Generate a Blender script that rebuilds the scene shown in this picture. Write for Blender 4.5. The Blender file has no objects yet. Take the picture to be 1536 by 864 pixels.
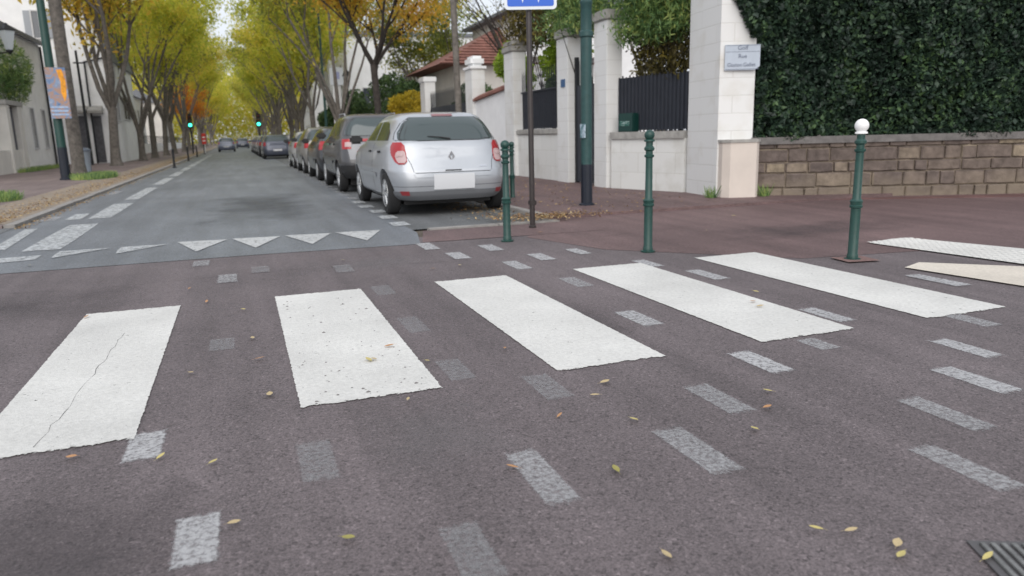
import bpy, bmesh, math, random
import numpy as np
from mathutils import Vector, Matrix, Euler
R = math.radians
S = bpy.context.scene
C = S.collection

# ------------------------------------------------------------------ camera
cam_d = bpy.data.cameras.new('camera'); cam = bpy.data.objects.new('camera', cam_d); C.objects.link(cam)
cam_d.sensor_width = 36.0; cam_d.lens = 25.78; cam_d.clip_start = 0.05; cam_d.clip_end = 2000
M3 = Matrix(((0.93869481, 0.09308949, -0.33194336),
             (-0.34391138, 0.18576235, -0.92044408),
             (-0.02402109, 0.97817519, 0.20638869)))
cam.matrix_world = Matrix.Translation((0, 0, 1.25)) @ M3.to_4x4()
cam_d.dof.use_dof = True; cam_d.dof.focus_distance = 4.2; cam_d.dof.aperture_fstop = 2.3
S.camera = cam
# ------------------------------------------------------------------ world, sun, exposure
w = bpy.data.worlds.new('World'); S.world = w; w.use_nodes = True
nt = w.node_tree; bg = nt.nodes['Background']
sky = nt.nodes.new('ShaderNodeTexSky'); sky.sky_type = 'NISHITA'; sky.sun_disc = False
SUN_EL, SUN_ROT = R(36), R(200)
sky.sun_elevation = SUN_EL; sky.sun_rotation = SUN_ROT; sky.dust_density = 4; sky.air_density = 1
mx = nt.nodes.new('ShaderNodeMix'); mx.data_type = 'RGBA'; mx.inputs[0].default_value = 0.80
mx.inputs[7].default_value = (9.3, 9.7, 10.4, 1)         # the cloud cover
nt.links.new(sky.outputs[0], mx.inputs[6]); nt.links.new(mx.outputs[2], bg.inputs[0])
bg.inputs[1].default_value = 0.08
sd = bpy.data.lights.new('sun', 'SUN'); sd.energy = 1.5; sd.angle = R(70); sd.color = (1, .97, .93)
sun = bpy.data.objects.new('sun', sd); C.objects.link(sun)
sun.rotation_euler = (R(90) - SUN_EL, 0, math.pi - SUN_ROT)
S.view_settings.view_transform = 'Standard'; S.view_settings.look = 'None'; S.view_settings.gamma = 1
S.view_settings.exposure = 0.46
S.cycles.max_bounces = 9; S.cycles.diffuse_bounces = 8; S.cycles.glossy_bounces = 3; S.cycles.transparent_max_bounces = 8

# ------------------------------------------------------------------ materials
def N(nt, t, **k):
    n = nt.nodes.new(t)
    for a, b in k.items(): setattr(n, a, b)
    return n
def mat(name, col, rough=.7, metal=0, var=0.0, scale=5, bump=0.0, bscale=60, spec=.4, coat=0, emit=None, col2=None, detail=5, thresh=None, objspace=False):
    m = bpy.data.materials.new(name); m.use_nodes = True; t = m.node_tree
    p = t.nodes['Principled BSDF']
    p.inputs['Base Color'].default_value = (*col, 1); p.inputs['Roughness'].default_value = rough
    p.inputs['Metallic'].default_value = metal; p.inputs['Specular IOR Level'].default_value = spec
    p.inputs['Coat Weight'].default_value = coat; p.inputs['Coat Roughness'].default_value = .06
    if emit: p.inputs['Emission Color'].default_value = (*emit[:3], 1); p.inputs['Emission Strength'].default_value = emit[3]
    tc = N(t, 'ShaderNodeTexCoord'); co = tc.outputs['Object']
    if not objspace:
        g = N(t, 'ShaderNodeNewGeometry'); co = g.outputs['Position']
    if var or col2:
        n = N(t, 'ShaderNodeTexNoise'); n.inputs['Scale'].default_value = scale; n.inputs['Detail'].default_value = detail
        n.inputs['Roughness'].default_value = .65
        t.links.new(co, n.inputs['Vector'])
        cr = N(t, 'ShaderNodeValToRGB')
        a, b = thresh or (.3, .7)
        cr.color_ramp.elements[0].position = a; cr.color_ramp.elements[1].position = b
        c2 = col2 or tuple(min(1, c*(1+var)) for c in col)
        c1 = col if col2 else tuple(c*(1-var) for c in col)
        cr.color_ramp.elements[0].color = (*c1, 1); cr.color_ramp.elements[1].color = (*c2, 1)
        t.links.new(n.outputs[0], cr.inputs[0]); t.links.new(cr.outputs[0], p.inputs['Base Color'])
    if bump:
        n2 = N(t, 'ShaderNodeTexNoise'); n2.inputs['Scale'].default_value = bscale; n2.inputs['Detail'].default_value = 4
        t.links.new(co, n2.inputs['Vector'])
        b = N(t, 'ShaderNodeBump'); b.inputs['Strength'].default_value = bump; b.inputs['Distance'].default_value = .02
        t.links.new(n2.outputs[0], b.inputs['Height']); t.links.new(b.outputs[0], p.inputs['Normal'])
    return m
def asphalt(name, c1, c2, rough=.62, speck=.35, patch=.6, fine=170, bump=.5):
    """aggregate: voronoi specks + big soft patches + bump"""
    m = bpy.data.materials.new(name); m.use_nodes = True; t = m.node_tree; L = t.links.new
    p = t.nodes['Principled BSDF']; p.inputs['Roughness'].default_value = rough; p.inputs['Specular IOR Level'].default_value = .45
    g = N(t, 'ShaderNodeNewGeometry'); co = g.outputs['Position']
    n1 = N(t, 'ShaderNodeTexNoise'); n1.inputs['Scale'].default_value = patch; n1.inputs['Detail'].default_value = 6; n1.inputs['Roughness'].default_value = .6
    L(co, n1.inputs['Vector'])
    r1 = N(t, 'ShaderNodeValToRGB'); r1.color_ramp.elements[0].position = .35; r1.color_ramp.elements[1].position = .68
    r1.color_ramp.elements[0].color = (*c1, 1); r1.color_ramp.elements[1].color = (*c2, 1); L(n1.outputs[0], r1.inputs[0])
    v = N(t, 'ShaderNodeTexVoronoi'); v.inputs['Scale'].default_value = fine; L(co, v.inputs['Vector'])
    r2 = N(t, 'ShaderNodeValToRGB'); r2.color_ramp.elements[0].position = .0; r2.color_ramp.elements[1].position = 1
    r2.color_ramp.elements[0].color = (1-speck, 1-speck, 1-speck, 1); r2.color_ramp.elements[1].color = (1+speck, 1+speck, 1+speck, 1)
    sep = N(t, 'ShaderNodeSeparateColor'); L(v.outputs['Color'], sep.inputs[0]); L(sep.outputs[0], r2.inputs[0])
    mm = N(t, 'ShaderNodeMix'); mm.data_type = 'RGBA'; mm.blend_type = 'MULTIPLY'; mm.inputs[0].default_value = 1
    L(r1.outputs[0], mm.inputs[6]); L(r2.outputs[0], mm.inputs[7])
    v3 = N(t, 'ShaderNodeTexVoronoi'); v3.inputs['Scale'].default_value = fine*.55; L(co, v3.inputs['Vector'])
    s3 = N(t, 'ShaderNodeSeparateColor'); L(v3.outputs['Color'], s3.inputs[0])
    c3 = N(t, 'ShaderNodeValToRGB'); c3.color_ramp.interpolation = 'CONSTANT'; e3 = c3.color_ramp.elements; e3.new(.5); e3.new(.7)
    for i_, (q_, k_) in enumerate([(0, .55), (.07, 1), (.86, 1.22), (.95, 1.5)]): e3[i_].position = q_; e3[i_].color = (k_, k_, k_, 1)
    L(s3.outputs[1], c3.inputs[0])
    m3 = N(t, 'ShaderNodeMix'); m3.data_type = 'RGBA'; m3.blend_type = 'MULTIPLY'; m3.inputs[0].default_value = .8; L(mm.outputs[2], m3.inputs[6]); L(c3.outputs[0], m3.inputs[7]); mm = m3
    # long thin worn streaks left by tyres, running with the road
    mp = N(t, 'ShaderNodeMapping'); mp.inputs['Scale'].default_value = (2.2, .16, 1); L(co, mp.inputs[0])
    n3 = N(t, 'ShaderNodeTexNoise'); n3.inputs['Scale'].default_value = 1.6; n3.inputs['Detail'].default_value = 4; L(mp.outputs[0], n3.inputs['Vector'])
    r3 = N(t, 'ShaderNodeMapRange'); r3.inputs[1].default_value = .3; r3.inputs[2].default_value = .7; r3.inputs[3].default_value = .82; r3.inputs[4].default_value = 1.16
    L(n3.outputs[0], r3.inputs[0])
    mm2 = N(t, 'ShaderNodeVectorMath'); mm2.operation = 'SCALE'; L(mm.outputs[2], mm2.inputs[0]); L(r3.outputs[0], mm2.inputs['Scale'])
    L(mm2.outputs[0], p.inputs['Base Color'])
    n2 = N(t, 'ShaderNodeTexNoise'); n2.inputs['Scale'].default_value = fine*.7; n2.inputs['Detail'].default_value = 3; L(co, n2.inputs['Vector'])
    b = N(t, 'ShaderNodeBump'); b.inputs['Strength'].default_value = bump; b.inputs['Distance'].default_value = .008
    L(n2.outputs[0], b.inputs['Height']); L(b.outputs[0], p.inputs['Normal'])
    return m
def paint(name, col, base, wear=.45, fine=9, soft=.08, rough=.55, edge=.12, alpha=1.0):
    """road paint worn through to the asphalt it lies on: the asphalt's own node tree with paint mixed over it"""
    m = base.copy(); m.name = name; t = m.node_tree; L = t.links.new
    p = t.nodes['Principled BSDF']; t.links.remove(p.inputs['Base Color'].links[0])
    g = N(t, 'ShaderNodeNewGeometry'); co = g.outputs['Position']
    n1 = N(t, 'ShaderNodeTexNoise'); n1.inputs['Scale'].default_value = fine; n1.inputs['Detail'].default_value = 9; n1.inputs['Roughness'].default_value = .75
    L(co, n1.inputs['Vector'])
    # more wear towards the rim of the mark
    tc = N(t, 'ShaderNodeTexCoord'); sp = N(t, 'ShaderNodeSeparateXYZ'); L(tc.outputs['Generated'], sp.inputs[0]); ds = []
    for k in (0, 1):
        a = N(t, 'ShaderNodeMath'); a.operation = 'SUBTRACT'; L(sp.outputs[k], a.inputs[0]); a.inputs[1].default_value = .5
        b = N(t, 'ShaderNodeMath'); b.operation = 'ABSOLUTE'; L(a.outputs[0], b.inputs[0]); ds.append(b)
    mxx = N(t, 'ShaderNodeMath'); mxx.operation = 'MAXIMUM'; L(ds[0].outputs[0], mxx.inputs[0]); L(ds[1].outputs[0], mxx.inputs[1])
    er = N(t, 'ShaderNodeMapRange'); er.inputs[1].default_value = .5-max(edge, .001); er.inputs[2].default_value = .5; er.inputs[3].default_value = 0; er.inputs[4].default_value = -.5 if edge > .02 else 0
    L(mxx.outputs[0], er.inputs[0])
    sm = N(t, 'ShaderNodeMath'); sm.operation = 'ADD'; L(n1.outputs[0], sm.inputs[0]); L(er.outputs[0], sm.inputs[1])
    fr = N(t, 'ShaderNodeMapRange'); fr.inputs[1].default_value = wear-soft; fr.inputs[2].default_value = wear+soft; fr.inputs[3].default_value = 0; fr.inputs[4].default_value = alpha
    L(sm.outputs[0], fr.inputs[0])
    n3 = N(t, 'ShaderNodeTexNoise'); n3.inputs['Scale'].default_value = 1.3; n3.inputs['Detail'].default_value = 5; L(co, n3.inputs['Vector'])
    r3 = N(t, 'ShaderNodeMapRange'); r3.inputs[1].default_value = .3; r3.inputs[2].default_value = .7; r3.inputs[3].default_value = .84; r3.inputs[4].default_value = 1.05
    L(n3.outputs[0], r3.inputs[0])
    pc = N(t, 'ShaderNodeVectorMath'); pc.operation = 'SCALE'; pc.inputs[0].default_value = col; L(r3.outputs[0], pc.inputs['Scale'])
    # grime settles in the paint in small specks
    v = N(t, 'ShaderNodeTexNoise'); v.inputs['Scale'].default_value = 45; v.inputs['Detail'].default_value = 4; L(co, v.inputs['Vector'])
    vr = N(t, 'ShaderNodeMapRange'); vr.inputs[1].default_value = .35; vr.inputs[2].default_value = .65; vr.inputs[3].default_value = .90; vr.inputs[4].default_value = 1.04; L(v.outputs[0], vr.inputs[0])
    pd = N(t, 'ShaderNodeVectorMath'); pd.operation = 'SCALE'; L(pc.outputs[0], pd.inputs[0]); L(vr.outputs[0], pd.inputs['Scale'])
    L(pd.outputs[0], p.inputs['Base Color'])
    tr = N(t, 'ShaderNodeBsdfTransparent'); ms = N(t, 'ShaderNodeMixShader'); L(fr.outputs[0], ms.inputs[0]); L(tr.outputs[0], ms.inputs[1]); L(p.outputs[0], ms.inputs[2])
    L(ms.outputs[0], t.nodes['Material Output'].inputs[0])
    return m
def leafmat(name, cols, rough=.6, trans=.35, scale=.5, spread=.5):
    """per-leaf colour from vertex-free random: position noise + random per island"""
    m = bpy.data.materials.new(name); m.use_nodes = True; t = m.node_tree; L = t.links.new
    p = t.nodes['Principled BSDF']; p.inputs['Roughness'].default_value = rough; p.inputs['Specular IOR Level'].default_value = .3
    g = N(t, 'ShaderNodeNewGeometry'); oi = N(t, 'ShaderNodeObjectInfo')
    n1 = N(t, 'ShaderNodeTexNoise'); n1.inputs['Scale'].default_value = scale; n1.inputs['Detail'].default_value = 3; L(g.outputs['Position'], n1.inputs['Vector'])
    ma = N(t, 'ShaderNodeMath'); ma.operation = 'MULTIPLY_ADD'; ma.inputs[1].default_value = spread; L(g.outputs['Random Per Island'], ma.inputs[0])
    mb = N(t, 'ShaderNodeMath'); mb.operation = 'MULTIPLY_ADD'; mb.inputs[1].default_value = .25; mb.inputs[2].default_value = -.125 - spread/2; L(oi.outputs['Random'], mb.inputs[0])
    L(mb.outputs[0], ma.inputs[2])
    mc = N(t, 'ShaderNodeMath'); mc.operation = 'ADD'; L(n1.outputs[0], mc.inputs[0]); L(ma.outputs[0], mc.inputs[1])
    r = N(t, 'ShaderNodeValToRGB'); el = r.color_ramp.elements
    while len(el) < len(cols): el.new(.5)
    for i, c in enumerate(cols): el[i].position = .2 + .6*i/(len(cols)-1); el[i].color = (*c, 1)
    L(mc.outputs[0], r.inputs[0]); L(r.outputs[0], p.inputs['Base Color'])
    tr = N(t, 'ShaderNodeBsdfTranslucent'); L(r.outputs[0], tr.inputs[0])
    ms = N(t, 'ShaderNodeMixShader'); ms.inputs[0].default_value = trans
    L(p.outputs[0], ms.inputs[1]); L(tr.outputs[0], ms.inputs[2]); L(ms.outputs[0], t.nodes['Material Output'].inputs[0])
    return m
def blockwall(name, col, joint, sx=.55, sy=.24, jw=.012, var=.06, stain=(.55, .52, .46), rough=.85):
    """smooth blocks with thin joints; brick pattern on object coords (u along, v up)"""
    m = bpy.data.materials.new(name); m.use_nodes = True; t = m.node_tree; L = t.links.new
    p = t.nodes['Principled BSDF']; p.inputs['Roughness'].default_value = rough; p.inputs['Specular IOR Level'].default_value = .25
    g = N(t, 'ShaderNodeNewGeometry'); sp = N(t, 'ShaderNodeSeparateXYZ'); L(g.outputs['Position'], sp.inputs[0])
    ad = N(t, 'ShaderNodeMath'); ad.operation = 'ADD'; L(sp.outputs[0], ad.inputs[0]); L(sp.outputs[1], ad.inputs[1])
    cb = N(t, 'ShaderNodeCombineXYZ'); L(ad.outputs[0], cb.inputs[0]); L(sp.outputs[2], cb.inputs[1])
    br = N(t, 'ShaderNodeTexBrick'); L(cb.outputs[0], br.inputs['Vector']); br.inputs['Scale'].default_value = 1
    br.inputs['Brick Width'].default_value = sx; br.inputs['Row Height'].default_value = sy; br.inputs['Mortar Size'].default_value = jw
    br.inputs['Mortar Smooth'].default_value = .6
    br.inputs['Color1'].default_value = (*[c*(1+var) for c in col], 1); br.inputs['Color2'].default_value = (*[c*(1-var) for c in col], 1)
    br.inputs['Mortar'].default_value = (*joint, 1)
    n1 = N(t, 'ShaderNodeTexNoise'); n1.inputs['Scale'].default_value = 2.2; n1.inputs['Detail'].default_value = 7; L(g.outputs['Position'], n1.inputs['Vector'])
    r3 = N(t, 'ShaderNodeMapRange'); r3.inputs[1].default_value = .52; r3.inputs[2].default_value = .75; r3.inputs[3].default_value = 0; r3.inputs[4].default_value = .5
    L(n1.outputs[0], r3.inputs[0])
    mm = N(t, 'ShaderNodeMix'); mm.data_type = 'RGBA'; L(r3.outputs[0], mm.inputs[0]); L(br.outputs[0], mm.inputs[6]); mm.inputs[7].default_value = (*stain, 1)
    L(mm.outputs[2], p.inputs['Base Color'])
    b = N(t, 'ShaderNodeBump'); b.inputs['Strength'].default_value = .4; b.inputs['Distance'].default_value = .01; b.invert = True
    L(br.outputs['Fac'], b.inputs['Height']); L(b.outputs[0], p.inputs['Normal'])
    return m

RED = (.150, .125, .130)
M = dict(
 ground=mat('ground_soil', (.12, .10, .08), .95, var=.2, scale=2),
 table=asphalt('reddish_asphalt', (.106, .088, .091), (.142, .118, .122), rough=.74, speck=.34),
 road=asphalt('grey_asphalt', (.120, .131, .145), (.168, .181, .198), rough=.50, speck=.25, patch=.35, fine=130, bump=.35),
 bay=asphalt('bay_asphalt', (.105, .11, .112), (.145, .15, .154), rough=.7, speck=.3, patch=.8),
 pave=asphalt('pavement_asphalt', (.112, .072, .071), (.165, .108, .105), rough=.7, speck=.25, patch=.5, fine=150),
 pave_wall=asphalt('pavement_edge', (.115, .058, .055), (.145, .076, .070), rough=.8, speck=.2, patch=1.2),
 lpave=asphalt('left_pavement', (.15, .115, .11), (.21, .165, .155), rough=.85, speck=.2, patch=.6),
 verge=mat('sandy_verge', (.30, .24, .18), .95, var=.3, scale=3, bump=.5, bscale=40, col2=(.21, .18, .15)),
 kerb=mat('kerb_stone', (.27, .255, .24), .8, var=.25, scale=4, bump=.3),
 render=blockwall('white_wall_blocks', (.72, .72, .71), (.63, .62, .60), sx=1.2, sy=.30, jw=.008, var=.015),
 renderB=blockwall('white_block_base', (.70, .70, .68), (.61, .60, .57), sx=.62, sy=.40, jw=.008, var=.03, stain=(.46, .44, .38)),
 plain=mat('white_render', (.80, .805, .81), .9, var=.07, scale=1.5, bump=.15, bscale=30),
 plaingrey=mat('grey_white_render', (.84, .84, .83), .9, var=.08, scale=1.5, bump=.15, bscale=30),
 cap=mat('stone_cap', (.34, .33, .31), .9, var=.25, scale=6, bump=.4, bscale=25),
 pink=mat('pinkish_render', (.60, .535, .48), .9, var=.06, scale=2, bump=.1),
 beige=mat('beige_render', (.62, .60, .56), .9, var=.1, scale=1, bump=.1),
 fencepanel=mat('dark_sheet', (.030, .034, .045), .55, metal=.0, var=.1, scale=3),
 iron=mat('dark_iron', (.025, .027, .03), .5, metal=.3),
 tile=mat('roof_tile', (.22, .105, .085), .85, var=.35, scale=3),
 slate=mat('slate_roof', (.17, .18, .20), .6, var=.2, scale=2),
 green=mat('green_paint', (.012, .052, .043), .4, var=.2, scale=20, spec=.5),
 lgreen=mat('dull_green_paint', (.026, .070, .069), .45, var=.15, scale=12),
 dkblue=mat('black_blue_paint', (.012, .016, .026), .5, var=.2, scale=30),
 whitepaint=mat('white_gloss', (.80, .80, .80), .3),
 signblue=mat('sign_blue', (.018, .11, .55), .35), signwhite=mat('sign_white', (.68, .72, .76), .35),
 plate=mat('name_plate_enamel', (.42, .47, .54), .4, var=.05, scale=8), ink=mat('dark_ink', (.13, .15, .21), .5),
 pole=mat('brown_black_pole', (.035, .028, .027), .45, var=.3, scale=12),
 bark=mat('bark', (.14, .125, .11), .95, var=.45, scale=7, bump=.8, bscale=18, objspace=True),
 barkdark=mat('dark_bark', (.045, .038, .034), .95, var=.4, scale=7, bump=.8, bscale=18),
 window=mat('window_glass', (.05, .06, .075), .12, spec=.7), frame=mat('window_frame', (.6, .6, .6), .5),
 shutter=mat('grey_shutter', (.33, .35, .38), .6), woodgrey=mat('weathered_gate', (.10, .10, .11), .8, var=.3, scale=8),
 bin=mat('bin_plastic', (.25, .29, .33), .5), red=mat('red_plastic', (.55, .03, .02), .4),
 poster=None,
)
M.update(
 white=paint('white_road_paint', (.64, .632, .605), M['table'], wear=.35, fine=24, soft=.03, edge=.022),
 whiteteeth=paint('white_tooth_paint', (.56, .57, .57), M['road'], wear=.40, fine=16, soft=.07, edge=.0, alpha=.92),
 whiteold=paint('worn_road_paint', (.50, .52, .53), M['road'], wear=.43, fine=14, soft=.12, edge=.06),
 dashold=paint('worn_dash_paint', (.52, .52, .53), M['table'], wear=.42, fine=42, soft=.12, edge=.15, alpha=.80),
 faded=paint('faded_road_paint', (.44, .44, .45), M['table'], wear=.45, fine=46, soft=.13, edge=.15, alpha=.68),
 vfaded=paint('ghost_road_paint', (.36, .36, .37), M['table'], wear=.48, fine=46, soft=.14, edge=.15, alpha=.55),
 cream=paint('cream_slab', (.66, .60, .52), M['table'], wear=.30, fine=9, edge=.0),
)
STAIN = dict(a=paint('oil_stain', (.070, .062, .066), M['table'], wear=.42, fine=2.4, soft=.35, edge=.46, alpha=.55),
             b=paint('pale_scuff', (.23, .215, .22), M['table'], wear=.46, fine=2.0, soft=.35, edge=.46, alpha=.45))
# stone rubble wall
def rubble():
    m = bpy.data.materials.new('rubble_masonry'); m.use_nodes = True; t = m.node_tree; L = t.links.new
    p = t.nodes['Principled BSDF']; p.inputs['Roughness'].default_value = .92; p.inputs['Specular IOR Level'].default_value = .2
    g = N(t, 'ShaderNodeNewGeometry')
    r = N(t, 'ShaderNodeValToRGB'); el = r.color_ramp.elements; el.new(.5); el.new(.8)
    for i, (q, c) in enumerate([(0, (.110, .088, .080)), (.45, (.135, .108, .095)), (.85, (.165, .132, .110)), (1, (.25, .205, .15))]): el[i].position = q; el[i].color = (*c, 1)
    n = N(t, 'ShaderNodeTexNoise'); n.inputs['Scale'].default_value = 7; n.inputs['Detail'].default_value = 8; n.inputs['Roughness'].default_value = .65; L(g.outputs['Position'], n.inputs['Vector'])
    L(g.outputs['Random Per Island'], r.inputs[0])
    mr = N(t, 'ShaderNodeMapRange'); mr.inputs[1].default_value = .3; mr.inputs[2].default_value = .7; mr.inputs[3].default_value = .65; mr.inputs[4].default_value = 1.4; L(n.outputs[0], mr.inputs[0])
    vm = N(t, 'ShaderNodeVectorMath'); vm.operation = 'SCALE'; L(r.outputs[0], vm.inputs[0]); L(mr.outputs[0], vm.inputs['Scale'])
    # paler salt-worn stone in the lowest courses
    sp = N(t, 'ShaderNodeSeparateXYZ'); L(g.outputs['Position'], sp.inputs[0])
    nb = N(t, 'ShaderNodeTexNoise'); nb.inputs['Scale'].default_value = 1.6; nb.inputs['Detail'].default_value = 4; L(g.outputs['Position'], nb.inputs['Vector'])
    ad = N(t, 'ShaderNodeMath'); ad.operation = 'MULTIPLY_ADD'; ad.inputs[1].default_value = -1.1; L(sp.outputs[2], ad.inputs[0]); L(nb.outputs[0], ad.inputs[2])
    e = N(t, 'ShaderNodeMapRange'); e.inputs[1].default_value = .05; e.inputs[2].default_value = .50; e.inputs[4].default_value = .75; L(ad.outputs[0], e.inputs[0])
    mm = N(t, 'ShaderNodeMix'); mm.data_type = 'RGBA'; L(e.outputs[0], mm.inputs[0]); L(vm.outputs[0], mm.inputs[6]); mm.inputs[7].default_value = (.23, .19, .145, 1)
    L(mm.outputs[2], p.inputs['Base Color'])
    b2 = N(t, 'ShaderNodeBump'); b2.inputs['Strength'].default_value = .8; b2.inputs['Distance'].default_value = .03; L(n.outputs[0], b2.inputs['Height'])
    L(b2.outputs[0], p.inputs['Normal'])
    return m
M['rubble'] = rubble()
def postermat():
    m = bpy.data.materials.new('poster_print'); m.use_nodes = True; t = m.node_tree; L = t.links.new
    p = t.nodes['Principled BSDF']; p.inputs['Roughness'].default_value = .5
    tc = N(t, 'ShaderNodeTexCoord'); n = N(t, 'ShaderNodeTexNoise'); n.inputs['Scale'].default_value = 3.2; n.inputs['Detail'].default_value = 2; n.inputs['Distortion'].default_value = .8
    L(tc.outputs['Object'], n.inputs['Vector'])
    r = N(t, 'ShaderNodeValToRGB'); el = r.color_ramp.elements
    cs = [(.06, .12, .26), (.16, .24, .38), (.38, .22, .14), (.18, .26, .40), (.40, .42, .48)]
    while len(el) < 5: el.new(.5)
    for i, c in enumerate(cs): el[i].position = .25+.12*i; el[i].color = (*c, 1)
    L(n.outputs[0], r.inputs[0]); L(r.outputs[0], p.inputs['Base Color'])
    return m
M['poster'] = postermat()
LM = dict(
 yg=leafmat('yellow_green_leaves', [(.36, .42, .06), (.54, .56, .07), (.68, .63, .09), (.76, .60, .11)], trans=.6),
 gold=leafmat('golden_leaves', [(.42, .37, .06), (.62, .45, .06), (.74, .48, .07), (.78, .48, .10)], trans=.55),
 orange=leafmat('orange_leaves', [(.52, .20, .03), (.70, .29, .03), (.72, .34, .04)], trans=.5),
 olive=leafmat('olive_leaves', [(.16, .20, .06), (.28, .32, .06), (.44, .42, .06), (.56, .45, .07)], trans=.55),
 hedge=leafmat('ivy_leaves', [(.018, .032, .024), (.029, .054, .036), (.044, .08, .046), (.09, .155, .06)], rough=.45, trans=.2, scale=2, spread=.6),
 wist=leafmat('climber_leaves', [(.05, .10, .04), (.11, .20, .07), (.22, .33, .11), (.42, .48, .14)], rough=.5, trans=.35, scale=1.6),
 dry=leafmat('dry_climber', [(.04, .035, .015), (.09, .075, .025), (.15, .13, .03), (.22, .16, .03)], trans=.2, scale=2),
 bright=leafmat('bright_shrub', [(.11, .17, .025), (.22, .34, .03), (.36, .48, .05)], trans=.35, scale=1.5),
 dkg=leafmat('dark_shrub', [(.03, .055, .025), (.055, .10, .035), (.10, .16, .05)], trans=.2, scale=1.5),
 yel=leafmat('yellow_shrub', [(.25, .20, .02), (.45, .34, .025), (.55, .40, .04)], trans=.35, scale=1.5),
 litter=leafmat('leaf_litter', [(.20, .11, .05), (.38, .25, .11), (.50, .38, .20)], trans=.1, scale=3, spread=.8),
)

# ------------------------------------------------------------------ helpers
def tag(o, label=None, cat=None, group=None, kind=None):
    if label: o['label'] = label
    if cat: o['category'] = cat
    if group: o['group'] = group
    if kind: o['kind'] = kind
    return o
def link(name, me, material, parent=None, smooth=False, loc=None):
    o = bpy.data.objects.new(name, me); C.objects.link(o)
    if material is not None and not me.materials: me.materials.append(material)
    if parent is not None: o.parent = parent
    if loc is not None: o.location = loc
    if smooth:
        me.polygons.foreach_set('use_smooth', [True]*len(me.polygons))
        if smooth != 'all': me.set_sharp_from_angle(angle=R(35))
    return o
def fromlists(name, v, f):
    me = bpy.data.meshes.new(name); me.from_pydata([tuple(map(float, p)) for p in v], [], f); me.update(); return me
def obj(name, bm, material, parent=None, smooth=False, loc=None):
    me = bpy.data.meshes.new(name); bm.to_mesh(me); bm.free(); return link(name, me, material, parent, smooth, loc)
def root(name, loc, label, cat, group=None, rz=0):
    o = bpy.data.objects.new(name, None); C.objects.link(o); o.location = loc; o.rotation_euler = (0, 0, rz); o.empty_display_size = .2
    return tag(o, label, cat, group)
def struct(name, bm, m):
    return tag(obj(name, bm, m), kind='structure')
def box(bm, x0, x1, y0, y1, z0, z1, bev=0):
    b = bmesh.new() if bev else bm
    vs = [b.verts.new((x, y, z)) for x in (x0, x1) for y in (y0, y1) for z in (z0, z1)]
    for q in ((0, 1, 3, 2), (4, 6, 7, 5), (0, 4, 5, 1), (2, 3, 7, 6), (0, 2, 6, 4), (1, 5, 7, 3)): b.faces.new([vs[i] for i in q])
    if bev:
        bmesh.ops.bevel(b, geom=b.edges[:], offset=bev, segments=2, affect='EDGES')
        me = bpy.data.meshes.new('t'); b.to_mesh(me); b.free(); bm.from_mesh(me); bpy.data.meshes.remove(me)
    return bm
def prism(bm, pts, z0, z1, top=None):
    """vertical prism over a polygon; top = function(x,y)->z optional"""
    a = [bm.verts.new((x, y, z0)) for x, y in pts]; b = [bm.verts.new((x, y, top(x, y) if top else z1)) for x, y in pts]
    n = len(pts)
    bm.faces.new(a[::-1]); bm.faces.new(b)
    for i in range(n): bm.faces.new([a[i], a[(i+1) % n], b[(i+1) % n], b[i]])
    bmesh.ops.recalc_face_normals(bm, faces=bm.faces[:]); return bm
def sheet(bm, pts, z):
    f = bm.faces.new([bm.verts.new((x, y, z)) for x, y in pts]); f.normal_update()
    if f.normal.z < 0: f.normal_flip()
    return bm
def grid(bm, x0, x1, y0, y1, z, nx=1, ny=1):
    for i in range(nx):
        for j in range(ny):
            xa, xb = x0+(x1-x0)*i/nx, x0+(x1-x0)*(i+1)/nx; ya, yb = y0+(y1-y0)*j/ny, y0+(y1-y0)*(j+1)/ny
            sheet(bm, [(xa, ya), (xb, ya), (xb, yb), (xa, yb)], z)
    return bm
def tube(bm, pts, rads, n=10, cap=True):
    pts = [Vector(p) for p in pts]; rings = []
    for i, p in enumerate(pts):
        d = (pts[min(i+1, len(pts)-1)] - pts[max(i-1, 0)]).normalized()
        a = d.cross(Vector((0, 0, 1)) if abs(d.z) < .9 else Vector((1, 0, 0))).normalized(); b = d.cross(a)
        r = rads[i] if hasattr(rads, '__len__') else rads
        rings.append([bm.verts.new(p + (a*math.cos(2*math.pi*k/n) + b*math.sin(2*math.pi*k/n))*r) for k in range(n)])
    for A, B in zip(rings, rings[1:]):
        for k in range(n): bm.faces.new([A[k], A[(k+1) % n], B[(k+1) % n], B[k]])
    if cap: bm.faces.new(rings[0][::-1]); bm.faces.new(rings[-1])
    bmesh.ops.recalc_face_normals(bm, faces=bm.faces[:]) if len(bm.faces) < 3000 else None
    return bm
def lathe(bm, prof, n=20, c=(0, 0, 0)):
    rings = []
    for r, z in prof: rings.append([bm.verts.new((c[0]+max(r, .0005)*math.cos(2*math.pi*k/n), c[1]+max(r, .0005)*math.sin(2*math.pi*k/n), c[2]+z)) for k in range(n)])
    for A, B in zip(rings, rings[1:]):
        for k in range(n): bm.faces.new([A[k], A[(k+1) % n], B[(k+1) % n], B[k]])
    bm.faces.new(rings[0][::-1]); bm.faces.new(rings[-1])
    bmesh.ops.recalc_face_normals(bm, faces=bm.faces[:]); return bm
def text(name, s, size, m, parent, mw, ext=.002, align='CENTER'):
    cu = bpy.data.curves.new(name, 'FONT'); cu.body = s; cu.size = size; cu.align_x = align; cu.extrude = ext
    t = bpy.data.objects.new('tmp', cu); C.objects.link(t)
    dg = bpy.context.evaluated_depsgraph_get(); me = bpy.data.meshes.new_from_object(t.evaluated_get(dg)); bpy.data.objects.remove(t)
    me.transform(mw); me.materials.clear(); return link(name, me, m, parent)
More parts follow.
